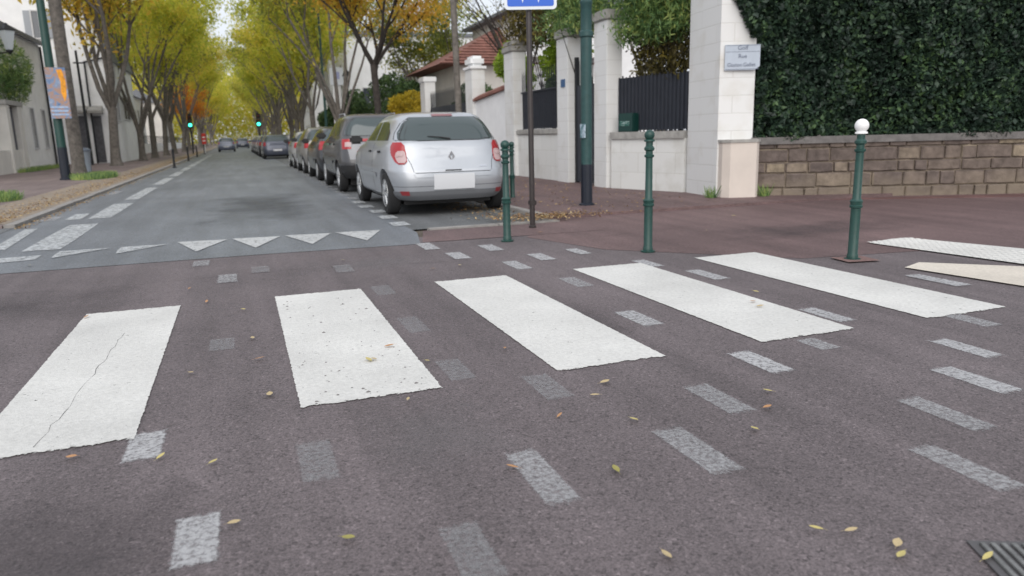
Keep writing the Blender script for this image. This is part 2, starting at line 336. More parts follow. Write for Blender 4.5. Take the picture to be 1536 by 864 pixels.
def leaves(rs, pos, size, asp=1.0, up=0.0, droop=0.0, jit=.35):
    """one quad (bent to a diamond) per position; returns verts, faces"""
    n = len(pos); pos = np.asarray(pos)
    nor = rs.normal(size=(n, 3)); nor[:, 2] += up; nor /= np.linalg.norm(nor, axis=1)[:, None]
    a = rs.normal(size=(n, 3)); a[:, 2] -= droop; a -= nor*(a*nor).sum(1)[:, None]; a /= np.linalg.norm(a, axis=1)[:, None]
    b = np.cross(nor, a); s = size*(1+jit*rs.uniform(-1, 1, n))[:, None]
    v = np.stack([pos-a*s, pos-b*s/asp*.62, pos+a*s, pos+b*s/asp*.62], 1).reshape(-1, 3)
    return v
def quadmesh(name, v):
    n = len(v)//4; me = bpy.data.meshes.new(name)
    me.vertices.add(n*4); me.vertices.foreach_set('co', v.astype(np.float32).ravel())
    me.loops.add(n*4); me.loops.foreach_set('vertex_index', np.arange(n*4, dtype=np.int32))
    me.polygons.add(n); me.polygons.foreach_set('loop_start', np.arange(n, dtype=np.int32)*4)
    me.update(calc_edges=True); return me
ORD = ['first', 'second', 'third', 'fourth', 'fifth', 'sixth', 'seventh', 'eighth', 'ninth', 'tenth', 'eleventh', 'twelfth', 'thirteenth', 'fourteenth']

# ------------------------------------------------------------------ the ground
YB = 8.45
struct('ground', grid(bmesh.new(), -700, 700, -300, 1200, -.02), M['ground'])
struct('raised_crossing', grid(bmesh.new(), -30, 30, -12, 9.0, 0), M['table'])
struct('road', sheet(bmesh.new(), [(-3.35, YB+.03), (-1.6, YB+.05), (.2, YB+.06), (1.9, YB-.05), (2.1, YB+1.0), (2.1, 260), (-3.35, 260)], .004), M['road'])
struct('side_road', grid(bmesh.new(), -30, -3.35, 8.6, 12.2, .004), M['road'])
bm = bmesh.new(); sheet(bm, [(2.1, 9.75), (4.1, 9.72), (4.1, 60), (2.1, 60)], .004); sheet(bm, [(2.1, 60), (4.1, 60), (4.1, 260), (2.1, 260)], .004)
struct('parking_bay', bm, M['bay'])
# right pavement (level with the crossing near the corner)
bm = bmesh.new(); box(bm, 4.2, 30, 9.95, 260, -.05, .05); struct('right_pavement', bm, M['pave'])
bm = bmesh.new(); sheet(bm, [(4.2, 9.95), (3.2, 8.3), (3.6, 7.0), (5.0, 5.6), (6.4, 5.4), (12, 2.0), (30, -6), (30, 9.95)], .003); struct('corner_pavement', bm, M['pave'])
bm = bmesh.new(); prism(bm, [(8.3, 10.55), (7.5, 10.75), (7.55, 10.35), (9.2, 10.05), (14, 7.9), (14, 8.5)], .0, .012); struct('pavement_edge', bm, M['pave_wall'])
bm = bmesh.new(); sheet(bm, [(1.95, 8.5), (4.3, 8.4), (4.55, 9.5), (2.2, 9.55)], .0055); struct('kerb_apron', bm, M['pave'])
bm = bmesh.new()
box(bm, 4.1, 4.24, 10.0, 60, -.05, .062, .01); box(bm, 4.1, 4.24, 60, 250, -.05, .062)
box(bm, 2.3, 3.28, 9.56, 9.74, -.05, .02, .008); box(bm, 3.29, 4.2, 9.56, 9.74, -.05, .024, .008)
struct('right_kerb', bm, M['kerb'])
# left side
bm = bmesh.new(); box(bm, -30, -3.52, 13.2, 260, -.05, .05); struct('left_pavement', bm, M['lpave'])
bm = bmesh.new()
y = 13.2
rn = random.Random(3)
while y < 120:
    box(bm, -3.5, -3.35, y, y+.97, -.05, .06+rn.uniform(-.006, .004)); y += 1.0
box(bm, -3.5, -3.35, 120, 250, -.05, .06)
struct('left_kerb', bm, M['kerb'])
bm = bmesh.new()
for a, b in ((13.4, 28), (28, 60), (60, 250)):
    sheet(bm, [(-4.7, a), (-3.52, a), (-3.52, b), (-4.7, b)], .054)
struct('sandy_verge', bm, M['verge'])
bm = bmesh.new(); sheet(bm, [(-30, 12.2), (-3.35, 12.2), (-3.35, 13.2), (-30, 13.2)], .008); struct('gutter', bm, M['bay'])
# painted crossing
XS = [(-1.10, -.50), (.14, .79), (1.36, 1.98), (2.57, 3.24), (3.78, 4.46)]
s = 1.087
for i, (a, b) in enumerate(XS):
    a *= s; b *= s
    y0, y1 = 3.12*s, 5.65*s
    if i == 0: a = -1.19; b = -.53; y0 = 3.30
    bm = bmesh.new(); n = 16
    # edges slightly wavy
    pl = []
    for k in range(n+1): pl.append((a+rn.uniform(-.0022, .0022), y0+(y1-y0)*k/n))
    pr = [(b+rn.uniform(-.0022, .0022), y0+(y1-y0)*k/n) for k in range(n+1)]
    for k in range(n): sheet(bm, [pl[k], pr[k], pr[k+1], pl[k+1]], .0055)
    struct('crosswalk_stripe', bm, M['white'])
# give way teeth
for k in range(6):
    x0 = -2.13 + .647*k; w_ = .59; f = -.03*k
    bm = bmesh.new(); sheet(bm, [(x0, 10.12+f), (x0+w_*.45, 9.12+f), (x0+w_, 10.05+f)] if k > 1 else [(x0, 9.95), (x0+.05, 9.35), (x0+w_, 9.95)], .012)
    struct('give_way_triangle', bm, M['whiteteeth'] if k > 1 else M['whiteold'])
# left edge line and other worn marks
for q, m in (([(-2.55, 10.0), (-2.12, 10.0), (-2.2, 13.3), (-2.62, 13.3)], 'whiteold'), ([(-2.5, 13.9), (-2.14, 13.9), (-2.18, 17.4), (-2.56, 17.4)], 'whiteold'), ([(-2.52, 18.1), (-2.2, 18.1), (-2.2, 23), (-2.52, 23)], 'whiteold'),
          ([(-2.95, 10.3), (-2.78, 10.3), (-2.98, 13.0), (-3.15, 13.0)], 'whiteold'), ([(-3.34, 13.9), (-2.95, 13.9), (-3.0, 14.9), (-3.34, 14.9)], 'faded'),
          ([(-2.85, 14.0), (-2.6, 14.0), (-2.65, 15.2), (-2.88, 15.2)], 'whiteold'), ([(-2.9, 9.2), (-2.2, 9.35), (-2.25, 9.7), (-2.95, 9.6)], 'whiteold'), ([(-3.2, 20), (-2.9, 20), (-2.9, 22), (-3.2, 22)], 'faded')):
    struct('edge_mark', sheet(bmesh.new(), q, .010), M[m])
y = 24
while y < 70:
    struct('edge_mark', sheet(bmesh.new(), [(-2.52, y), (-2.2, y), (-2.2, y+4.6), (-2.52, y+4.6)], .012), M['whiteold']); y += 5.4
# bay line: squares, worn, between the road and the parked cars
y = 10.2; k = 0
while y < 40:
    xo = 1.95 + .02*(k % 3)
    struct('bay_mark', sheet(bmesh.new(), [(xo, y), (xo+.26, y+.03), (xo+.25, y+.55), (xo-.01, y+.5)], .012), M['whiteold'] if k < 5 else M['faded']); y += 1.0; k += 1
# faded dashes of the cycle route over the crossing
DASH = [(-0.31, 2.16, -0.18, 2.57, 2), (-0.55, 3.04, -0.43, 3.45, 2), (0.13, 2.56, 0.21, 3.05, 0), (0.92, 2.08, 0.98, 2.62, 1), (1.58, 2.06, 1.61, 2.58, 1), (2.0, 2.5, 2.04, 3.0, 1), (2.53, 2.91, 2.58, 3.39, 2), (3.61, 3.55, 3.63, 4.05, 2), (3.06, 3.12, 3.09, 3.41, 1), (2.41, 1.56, 2.41, 2.03, 1), (2.78, 1.97, 2.82, 2.47, 1), (3.29, 2.23, 3.34, 2.72, 2), (3.73, 2.65, 3.78, 3.11, 2), (0.5, 1.76, 0.59, 2.16, 0), (3.73, 5.04, 3.74, 5.63, 2), (5.17, 3.99, 5.24, 4.6, 2), (2.42, 4.0, 2.46, 4.53, 2), (1.31, 3.02, 1.37, 3.48, 0), (0.96, 4.49, 1.03, 5.01, 0), (-0.28, 4.61, -0.15, 4.95, 0), (2.54, 7.4, 2.54, 8.0, 3), (2.05, 7.08, 2.07, 7.65, 2), (2.8, 6.59, 2.81, 7.15, 3), (3.28, 6.75, 3.29, 7.25, 3), (2.4, 6.26, 2.44, 6.86, 2), (1.92, 7.83, 1.95, 8.5, 2), (2.58, 5.29, 2.59, 5.83, 1), (3.57, 5.83, 3.57, 6.3, 3), (4.31, 3.09, 4.35, 3.49, 1), (-0.28, 6.87, -0.13, 7.4, 1), (-0.54, 7.94, -0.43, 8.4, 1), (0.98, 5.71, 1.05, 6.22, 0), (0.95, 3.47, 1.03, 3.93, 0), (0.78, 6.87, 0.9, 7.41, 0), (0.03, 7.27, 0.14, 7.72, 0)]
for a, b, c, d, q in DASH:
    cx = (a+c)/2; w_ = .075 + .004*b
    pts = [(cx-w_, b), (cx+w_, b), (cx+w_, d), (cx-w_, d)]
    pts = [(x+rn.uniform(-.012, .012), y+rn.uniform(-.02, .02)) for x, y in pts]
    struct('lane_dash', sheet(bmesh.new(), pts, .003 if not (d > 6.9 or cx > 4.6) else .007), M[('vfaded', 'faded', 'dashold', 'dashold')[q]])
# bumpy white strip and cream slab on the right
bm = bmesh.new(); sheet(bm, [(6.23, 6.0), (6.84, 6.14), (7.22, 4.9), (7.30, 3.2), (6.55, 3.2)], .014)
for i in range(38):
    for j in range(9):
        py = 6.02-.075*i; xa = 6.26+.12*(6.0-py); px_ = xa+.075*j
        if px_ > 6.86+.3*(6.1-py) or px_ > 7.25: continue
        v = [bm.verts.new((px_+.022*math.cos(t*math.pi/3), py+.022*math.sin(t*math.pi/3), .020)) for t in range(6)]; u = [bm.verts.new((px_+.030*math.cos(t*math.pi/3), py+.030*math.sin(t*math.pi/3), .0142)) for t in range(6)]
        bm.faces.new(v)
        for t in range(6): bm.faces.new([u[t], u[(t+1) % 6], v[(t+1) % 6], v[t]])
struct('tactile_strip', bm, M['white'])
struct('cream_slab', sheet(bmesh.new(), [(5.41, 4.79), (5.72, 4.92), (6.30, 4.38), (6.2, 3.3), (5.62, 3.3)], .012), M['cream'])
struct('road_patch', sheet(bmesh.new(), [(-.9, 11.2), (1.5, 11.2), (1.5, 19), (-.9, 19)], .0075), paint('dark_patch', (.075, .08, .088), M['road'], wear=.40, fine=1.1, soft=.3, edge=.45, alpha=.75))
for (cx, cy, rx, ry, dk) in ((-.6, 2.3, .5, .7, 'a'), (1.9, 4.4, .55, .6, 'a'), (3.6, 2.2, .6, .5, 'b'), (-1.8, 6.6, 1.2, .8, 'a'), (1.2, 7.3, 1.1, .5, 'b'), (.7, 2.9, .4, .5, 'b'), (6.5, 7.2, 1.6, .7, 'a')):
    struct('stain', sheet(bmesh.new(), [(cx+rx*math.cos(k*math.pi/6), cy+ry*math.sin(k*math.pi/6)) for k in range(12)], .0042 if cx > 5 else .0012), STAIN[dk])
rg = random.Random(4); bm = bmesh.new()
for k in range(70):
    gx, gy = rg.uniform(.2, .82), 3.45+2.5*rg.random()**1.5; gr = rg.uniform(.003, .008) if k > 12 else rg.uniform(.008, .013)
    v = [bm.verts.new((gx+gr*rg.uniform(.7, 1.2)*math.cos(t*math.pi/3), gy+gr*rg.uniform(.7, 1.2)*math.sin(t*math.pi/3), .0057)) for t in range(6)]; c_ = bm.verts.new((gx, gy, .0057+gr*.6))
    for t in range(6): bm.faces.new([v[t], v[(t+1) % 6], c_])
tag(obj('grit', bm, mat('grit_stone', (.17, .16, .155), .8)), 'small dark grit scattered over the second stripe', 'grit', kind='stuff')
# cracks and seams
crk = mat('crack_filler', (.045, .042, .043), .8)
def crack(pts, w_, seed, z=.0045):
    r_ = random.Random(seed); bm = bmesh.new(); P = []
    for (a, b) in zip(pts, pts[1:]):
        for k in range(14):
            t = k/14; P.append((a[0]+(b[0]-a[0])*t+r_.uniform(-.012, .012), a[1]+(b[1]-a[1])*t+r_.uniform(-.012, .012), w_*r_.uniform(.15, 1)))
    for p, q in zip(P, P[1:]):
        dx, dy = q[0]-p[0], q[1]-p[1]; l = math.hypot(dx, dy)+1e-6; nx, ny = -dy/l, dx/l
        sheet(bm, [(p[0]-nx*p[2], p[1]-ny*p[2]), (q[0]-nx*q[2], q[1]-ny*q[2]), (q[0]+nx*q[2], q[1]+ny*q[2]), (p[0]+nx*p[2], p[1]+ny*p[2])], z)
    struct('crack', bm, crk)
crack([(-.92, 3.4), (-.86, 4.6), (-.83, 5.4)], .0016, 1, .0068)
crack([(-3, 7.6), (-1.5, 7.2), (.5, 7.35), (2.2, 7.0)], .004, 4, .0015)
crack([(4.0, 7.9), (5.5, 8.2), (7.5, 8.6)], .004, 6, .0045)
struct('brick_patch', sheet(bmesh.new(), [(5.18, 5.20), (5.50, 5.14), (5.54, 5.42), (5.22, 5.48)], .014), mat('brick_patch', (.19, .115, .105), .8, var=.25, scale=20))
# cast iron cover near the camera
mc = root('manhole_cover', (2.04, 1.22, .004), 'ribbed grey iron cover let into the asphalt at the bottom right corner', 'manhole cover', rz=R(-25))
iron2 = mat('cast_iron', (.20, .20, .195), .5, metal=.5, var=.3, scale=30)
bm = bmesh.new(); box(bm, -.16, .16, -.16, .16, 0, .004)
obj('frame', bm, mat('cover_frame', (.11, .105, .108), .6, metal=.3), mc)
bm = bmesh.new()
for k in range(9): box(bm, -.135+.030*k, -.118+.030*k, -.14, .14, .004, .012, .002)
obj('cover_plate', bm, iron2, mc)
# ------------------------------------------------------------------ fallen leaves
LV = [(-0.21, 2.93), (0.0, 4.32), (0.03, 3.66), (-0.08, 5.69), (-0.36, 4.2), (-0.03, 4.81), (0.21, 2.16), (0.86, 2.43), (1.21, 2.26), (1.51, 2.66), (1.62, 3.15), (1.23, 2.83), (1.49, 3.0), (2.27, 2.72), (1.92, 2.37), (1.59, 1.65), (1.68, 1.6), (1.71, 1.44), (1.75, 1.49), (1.93, 1.34), (0.65, 3.31), (0.74, 4.26), (0.58, 4.03), (1.36, 3.92), (5.36, 7.69), (3.63, 4.54), (-0.75, 3.21), (-0.41, 3.07), (3.4, 4.28), (1.08, 1.7), (-0.13, 2.4), (-0.35, 6.11), (0.9, 7.61), (0.61, 4.03), (1.9, 6.74), (-1.16, 5.96), (1.62, 6.69), (3.49, 8.57), (3.35, 4.14), (0.88, 3.87), (-0.51, 6.74), (-2.18, 8.88), (2.13, 2.55), (6.59, 8.81)]
leafc = [mat('leaf_tan', (.46, .36, .20), .6, objspace=True, var=.2, scale=30), mat('leaf_yellow', (.50, .42, .16), .6, objspace=True, var=.2, scale=30), mat('leaf_orange', (.42, .22, .10), .6, objspace=True, var=.2, scale=30), mat('leaf_olive', (.30, .27, .08), .6, objspace=True, var=.2, scale=30)]
def leafmesh(seed, asp):
    r_ = random.Random(seed); bm = bmesh.new(); n = 7; top = []; bot = []; mid = []
    for k in range(n+1):
        u = k/n; wd = math.sin(math.pi*min(1, u*1.0))**.8*asp*(1 if u < .5 else 1.05)
        z = .010+.35*asp*(u-.5)**2 + r_.uniform(0, .006)
        mid.append((u-.5, r_.uniform(-.01, .01), z*.35)); top.append((u-.5, wd*.5, z*.35+.05*wd)); bot.append((u-.5, -wd*.5, z*.35+.04*wd))
    V = lambda p: bm.verts.new(p)
    T = [V(p) for p in top]; Mi = [V(p) for p in mid]; B = [V(p) for p in bot]
    for k in range(n):
        bm.faces.new([Mi[k], Mi[k+1], T[k+1], T[k]]); bm.faces.new([B[k], B[k+1], Mi[k+1], Mi[k]])
    tube(bm, [(-.5, 0, .004), (-.62, .02, .006), (-.74, .01, .004)], .008, 4)
    me = bpy.data.meshes.new('fallen_leaf'); bm.to_mesh(me); bm.free(); return me
lms = [leafmesh(k, a) for k, a in enumerate((.34, .42, .5, .3))]
SPEC = {6: ('square-looking brown leaf flat on the asphalt at the bottom, left of the middle', 3, .05), 8: ('broad olive leaf on the asphalt below the third stripe', 3, .07), 7: ('curled tan leaf beside a faded dash below the crossing', 2, .055),
        0: ('narrow yellow leaf pointing up below the gap between the first two stripes', 1, .06), 9: ('pale yellow leaf between faded dashes below the third stripe', 1, .055)}
for i, (x, y) in enumerate(LV):
    if abs(x-4.51) < .01: continue
    ci = SPEC[i][1] if i in SPEC else rn.choice([0, 0, 1, 1, 2])
    me = lms[i % 4]; o = bpy.data.objects.new('fallen_leaf', me); C.objects.link(o)
    if not me.materials: me.materials.append(leafc[0])
    o.material_slots[0].link = 'OBJECT'; o.material_slots[0].material = leafc[ci]
    s_ = SPEC[i][2] if i in SPEC else rn.uniform(.032, .052)+.003*y
    o.location = (x, y, .018); o.scale = (s_,)*3; o.rotation_euler = (rn.uniform(-.15, .15), rn.uniform(-.15, .15), rn.uniform(0, 6.28) if i != 0 else R(60))
    if i in SPEC: tag(o, SPEC[i][0], 'leaf', 'fallen leaves on the crossing')
    else: tag(o, 'small tan or yellow dead leaf lying alone on the asphalt', 'leaf', 'fallen leaves on the crossing')
rs = np.random.RandomState(5)
def litter(name, pts, size, label):
    v = leaves(rs, pts, size, 1.7, up=4)
    return tag(link(name, quadmesh(name, v), LM['litter']), label, 'fallen leaves', kind='stuff')
n = 8000
yy = 13.5 + 75*rs.uniform(0, 1, n)**1.5
P = np.stack([-3.62 - np.abs(rs.normal(0, .42, n)), yy, np.full(n, .066)], 1)
P2 = np.stack([-3.33 + np.abs(rs.normal(0, .10, 1400)), 13 + 60*rs.uniform(0, 1, 1400)**1.5, np.full(1400, .014)], 1)
litter('leaf_litter', np.concatenate([P, P2]), .026, 'tan leaf litter strewn along the left kerb')
P = np.stack([rs.normal(4.0, .5, 900), rs.normal(9.9, .22, 900), rs.uniform(.02, .05, 900)+.03], 1)
P = P[(P[:, 0] > 3.3)]
P2 = np.stack([rs.normal(3.75, .3, 500), rs.uniform(10.2, 14, 500), rs.uniform(.012, .03, 500)], 1)
P3 = np.stack([rs.uniform(4.3, 7.4, 800), rs.uniform(10, 22, 800), np.full(800, .06)], 1)
litter('leaf_litter', np.concatenate([P, P2, P3]), .03, 'drift of yellow leaves behind the sign pole on the right pavement')
# ------------------------------------------------------------------ bollards
def bollard(x, y, h, label, white=False, lean=0):
    r = root('bollard', (x, y, .004), label, 'bollard', 'green cast iron bollards at the corner')
    r.rotation_euler = (0, R(lean), 0)
    bm = bmesh.new(); r0 = .044
    lathe(bm, [(.075, 0), (.075, .012), (.052, .016), (.05, .05), (r0+.001, .06), (r0, h*.36), (r0+.012, h*.365), (r0+.014, h*.38), (r0+.006, h*.385), (r0+.010, h*.40), (r0+.014, h*.41), (r0+.002, h*.42), (r0-.006, h*.43), (r0-.009, h*.74), (r0+.004, h*.745), (r0+.006, h*.76), (r0-.008, h*.765), (r0-.008, h*.79), (r0+.008, h*.80), (r0+.008, h*.815), (r0-.008, h*.83), (r0-.008, h*.86)], 20)
    obj('post', bm, M['green'], r, smooth=True)
    bm = bmesh.new(); hr = .062 if white else .052; z0 = h*.86
    lathe(bm, [(r0-.006, z0), (r0+.012, z0+.006), (r0+.010, z0+.02), (r0-.01, z0+.03)] + [(hr*math.cos(a), z0+.03+hr*.75+hr*math.sin(a)) for a in [R(d) for d in range(-50, 91, 14)]], 20)
    obj('knob', bm, M['whitepaint'] if white else M['green'], r, smooth=True)
bollard(2.88, 8.11, 1.22, 'dark green bollard in front of the silver hatchback, right end of its bumper')
bollard(4.83, 13.23, 1.13, 'green bollard half hidden beside the silver car, behind the front bollard')
bollard(3.92, 6.65, 1.31, 'green bollard before the low white wall, standing by the fourth stripe')
bollard(5.35, 5.33, 1.35, 'green bollard with a white ball head in front of the ivy hedge', True)
# ------------------------------------------------------------------ sign pole + blue sign
sp_ = root('sign_pole', (3.6, 9.11, .01), 'slim brown-black pole carrying the blue sign, before the white gate piers', 'sign pole')
bm = bmesh.new(); lathe(bm, [(.05, 0), (.05, .02), (.036, .03), (.036, 3.75), (.03, 3.76)], 16); obj('post', bm, M['pole'], sp_, smooth=True)
bm = bmesh.new(); box(bm, -.045, .05, -.04, .04, .30, .36, .008); obj('clamp', bm, M['pole'], sp_)
bs = root('road_sign', (3.6, 9.04, 2.765), 'square blue sign with white border and white downward points on the pole', 'road sign')
def rrect(w_, h_, r_, z0, n=6):
    pts = []
    for cx, cz, a0 in ((w_/2-r_, z0+h_-r_, 0), (-w_/2+r_, z0+h_-r_, 90), (-w_/2+r_, z0+r_, 180), (w_/2-r_, z0+r_, 270)):
        for k in range(n+1):
            a = R(a0+90*k/n); pts.append((cx+r_*math.cos(a), cz+r_*math.sin(a)))
    return pts
def slab(bm, pts, y0, y1):
    a = [bm.verts.new((x, y0, z)) for x, z in pts]; b = [bm.verts.new((x, y1, z)) for x, z in pts]; n = len(pts)
    bm.faces.new(a); bm.faces.new(b[::-1])
    for i in range(n): bm.faces.new([a[i], b[i], b[(i+1) % n], a[(i+1) % n]])
    bmesh.ops.recalc_face_normals(bm, faces=bm.faces[:]); return bm
obj('border', slab(bmesh.new(), rrect(.66, .66, .05, 0), 0, .02), M['signwhite'], bs)
obj('face', slab(bmesh.new(), rrect(.585, .585, .025, .037), -.003, .001), M['signblue'], bs)
for cx in (-.10, .10):
    obj('white_mark', slab(bmesh.new(), [(cx-.055, .30), (cx, .075), (cx+.05, .30)], -.006, -.002), M['signwhite'], bs)
obj('white_mark', slab(bmesh.new(), [(-.17, .302), (.17, .302), (.0, .56)], -.006, -.002), M['signwhite'], bs)
bm = bmesh.new(); box(bm, -.3, .3, .021, .035, .15, .19); box(bm, -.3, .3, .021, .035, .45, .49); obj('bracket', bm, M['pole'], bs)
bs.rotation_euler = (0, 0, R(-17))
# ------------------------------------------------------------------ right lamp post
lp = root('lamp_post', (5.36, 11.09, .05), 'dull green lamp post with dark base in front of the white pillars', 'lamp post')
bm = bmesh.new(); lathe(bm, [(.13, 0), (.13, .02), (.095, .04), (.095, .66), (.093, .67)], 12); obj('base', bm, M['dkblue'], lp)
bm = bmesh.new(); lathe(bm, [(.092, .67), (.092, 2.2), (.092, 2.66), (.112, 2.68), (.112, 2.75), (.092, 2.77), (.088, 3.15), (.10, 3.17), (.10, 3.21), (.078, 3.23), (.06, 5.5), (.05, 7.0)], 16); obj('shaft', bm, M['lgreen'], lp, smooth=True)
bm = bmesh.new(); tube(bm, [(0, 0, 6.9), (-.5, 0, 7.35), (-1.4, 0, 7.45)], [.045, .04, .035], 8); obj('arm', bm, M['lgreen'], lp, smooth=True)
bm = bmesh.new(); box(bm, -2.0, -1.35, -.12, .12, 7.38, 7.5, .03); obj('lantern', bm, M['cap'], lp)
bm = bmesh.new(); box(bm, -.11, -.095, -.16, .01, 1.1, 1.32); obj('sticker', bm, mat('torn_sticker', (.12, .22, .25), .6, col2=(.5, .6, .68), scale=14, thresh=(.45, .6)), lp)
# ------------------------------------------------------------------ walls on the right corner
def frame2(p0, p1):
    p0 = Vector(p0); p1 = Vector(p1); d = (p1-p0); L_ = d.length; d.normalize(); n = Vector((-d.y, d.x)); return p0, d, n, L_
def wallseg(bm, p0, p1, th, z0, z1, off=0, a=0, b=None):
    """box along p0->p1, thickness th to the left of the direction, starting off"""
    p, d, n, L_ = frame2(p0, p1); b = L_ if b is None else b
    q = [p+d*a+n*off, p+d*b+n*off, p+d*b+n*(off+th), p+d*a+n*(off+th)]
    return prism(bm, [(v.x, v.y) for v in q], z0, z1)
# hedge wall: from pier to the right
H0, H1 = (8.50, 10.95), (14.6, 8.35)
hw = root('stone_wall', (10.5, 10.1, 0), 'low rubble stone wall with grey coping under the dark ivy', 'wall')
def loc_of(o, bm):   # meshes are in world coords; shift below the root
    bmesh.ops.translate(bm, verts=bm.verts[:], vec=-o.location); return bm
bm = bmesh.new(); wallseg(bm, H0, H1, .33, -.05, .945, off=.02)
hp, hd, hn_, hL = frame2(H0, H1); r_ = random.Random(8); zc = -.03; first = True
for ci, hc in enumerate((.21, .26, .19, .24, .11)):
    u = -.05 + r_.uniform(0, .1)
    while u < hL:
        wd_ = r_.uniform(.22, .62); g_ = .006; pr = r_.uniform(.0, .018); zt = zc+hc-g_
        q = [(u+g_+r_.uniform(0, .012), zc+g_+r_.uniform(-.004, .014)), (u+wd_*.5, zc+g_+r_.uniform(-.008, .010)), (u+wd_-g_, zc+g_+r_.uniform(-.004, .012)), (u+wd_-g_-r_.uniform(0, .014), zt-r_.uniform(0, .016)), (u+wd_*.45, zt+r_.uniform(-.008, .006)), (u+g_+r_.uniform(0, .012), zt-r_.uniform(0, .016))]
        def W(uu, off, zz): p_ = hp+hd*uu+hn_*off; return bm.verts.new((p_.x, p_.y, min(zz, .948)))
        cu, cz = u+wd_/2, (zc+zt)/2
        back = [W(a, .03, b) for a, b in q]; mid = [W(a, .008-pr, b) for a, b in q]; fr = [W(cu+(a-cu)*.90, -.006-pr-r_.uniform(0, .006), cz+(b-cz)*.84) for a, b in q]
        for k in range(6): bm.faces.new([back[k], back[(k+1) % 6], mid[(k+1) % 6], mid[k]]); bm.faces.new([mid[k], mid[(k+1) % 6], fr[(k+1) % 6], fr[k]])
        bm.faces.new(fr)
        u += wd_
    zc += hc
bmesh.ops.recalc_face_normals(bm, faces=bm.faces[:])
obj('masonry', loc_of(hw, bm), M['rubble'], hw, smooth=True)
bm = bmesh.new(); wallseg(bm, H0, H1, .46, .95, 1.07, off=-.06); obj('coping', loc_of(hw, bm), mat('coping_stone', (.15, .14, .135), .85, var=.3, scale=6, bump=.4), hw)
# ivy hedge
hg = root('ivy_hedge', (10.5, 10.2, 1.0), 'dense dark ivy hedge rising above the rubble wall', 'hedge')
p, d, nn, L_ = frame2(H0, H1)
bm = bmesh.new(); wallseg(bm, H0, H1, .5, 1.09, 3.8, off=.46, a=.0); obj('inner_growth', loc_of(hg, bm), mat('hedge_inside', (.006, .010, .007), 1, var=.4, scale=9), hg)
n = 42000
a_ = rs.uniform(.06, L_, n); z_ = rs.uniform(1.0, 4.0, n)
bulge = .16*np.sin(a_*1.7+z_*1.1)+.10*np.sin(a_*4.1-z_*2.3)+.05*np.sin(a_*9+z_*7)
o_ = .12 - bulge*.7 + rs.exponential(.08, n) - .02
o_ = np.where(z_ < 1.25, np.maximum(o_, .0)-.05, o_)
pos = np.stack([p.x+d.x*a_+nn.x*o_, p.y+d.y*a_+nn.y*o_, z_], 1)
# left end spills over the pier a little
n2 = 1500; zz = rs.uniform(2.75, 4.0, n2); aa = rs.uniform(-.40, .05, n2)*((zz-2.7)/.7).clip(0, 1)
pos2 = np.stack([p.x+d.x*aa+nn.x*-.12, p.y+d.y*aa+nn.y*-.12+rs.normal(0, .06, n2), zz], 1)
v = leaves(rs, np.concatenate([pos, pos2]), .047, 1.15, up=.5, droop=.6, jit=.65)
v -= np.array(hg.location)
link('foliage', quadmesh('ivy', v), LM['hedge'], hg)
# corner pier
CP = root('gate_pier', (8.2, 11.4, 0), 'tall white corner pier carrying the street name plate beside the hedge', 'pier')
A, B, Cc, D_ = (8.05, 12.25), (7.92, 11.12), (8.52, 10.94), (8.66, 12.1)
bm = bmesh.new(); prism(bm, [A, B, Cc, D_], -.05, 4.3); obj('shaft', loc_of(CP, bm), M['render'], CP)
bm = bmesh.new(); prism(bm, [(7.93, 10.98), (8.00, 10.84), (8.44, 10.70), (8.55, 10.78), (8.55, 10.95), (7.95, 11.13)], -.05, 1.0); 
obj('plinth', loc_of(CP, bm), M['pink'], CP)
bm = bmesh.new(); prism(bm, [(7.91, 10.97), (7.99, 10.82), (8.45, 10.68), (8.57, 10.77), (8.57, 10.95), (7.93, 11.14)], 1.0, 1.05); obj('plinth_cap', loc_of(CP, bm), M['cap'], CP)
bm = bmesh.new(); prism(bm, [(7.8, 12.35), (7.66, 11.05), (8.62, 10.72), (8.8, 12.2)], 4.3, 4.42); obj('pier_cap', loc_of(CP, bm), M['cap'], CP)
# name plate
pl_d = (Vector((8.52, 10.94))-Vector((7.92, 11.12))).normalized(); ang = math.atan2(pl_d.y, pl_d.x)
sn = root('street_name_plate', (8.27, 10.985, 2.22), 'pale blue street name plate fixed high on the corner pier', 'street sign', rz=ang+R(-4))
obj('plate', slab(bmesh.new(), [(-.30, 0), (.22, 0), (.30, .06), (.30, .42), (-.30, .42)], -.03, -.01), M['plate'], sn)
RX = Matrix.Rotation(R(90), 4, 'X')
text('lettering', 'Golf', .10, M['ink'], sn, Matrix.Translation((0, -.033, .335)) @ RX)
text('lettering', 'Rue', .095, M['ink'], sn, Matrix.Translation((0, -.033, .20)) @ RX)
text('lettering', 'Gaston', .088, M['ink'], sn, Matrix.Translation((-.13, -.033, .06)) @ RX)
text('lettering', 'Gallet', .088, M['ink'], sn, Matrix.Translation((.12, -.033, .06)) @ RX)
for za, zb in ((.300, .306), (.012, .020), (.405, .412)):
    obj('ruled_line', box(bmesh.new(), -.29, .29, -.033, -.030, za, zb), M['ink'], sn)
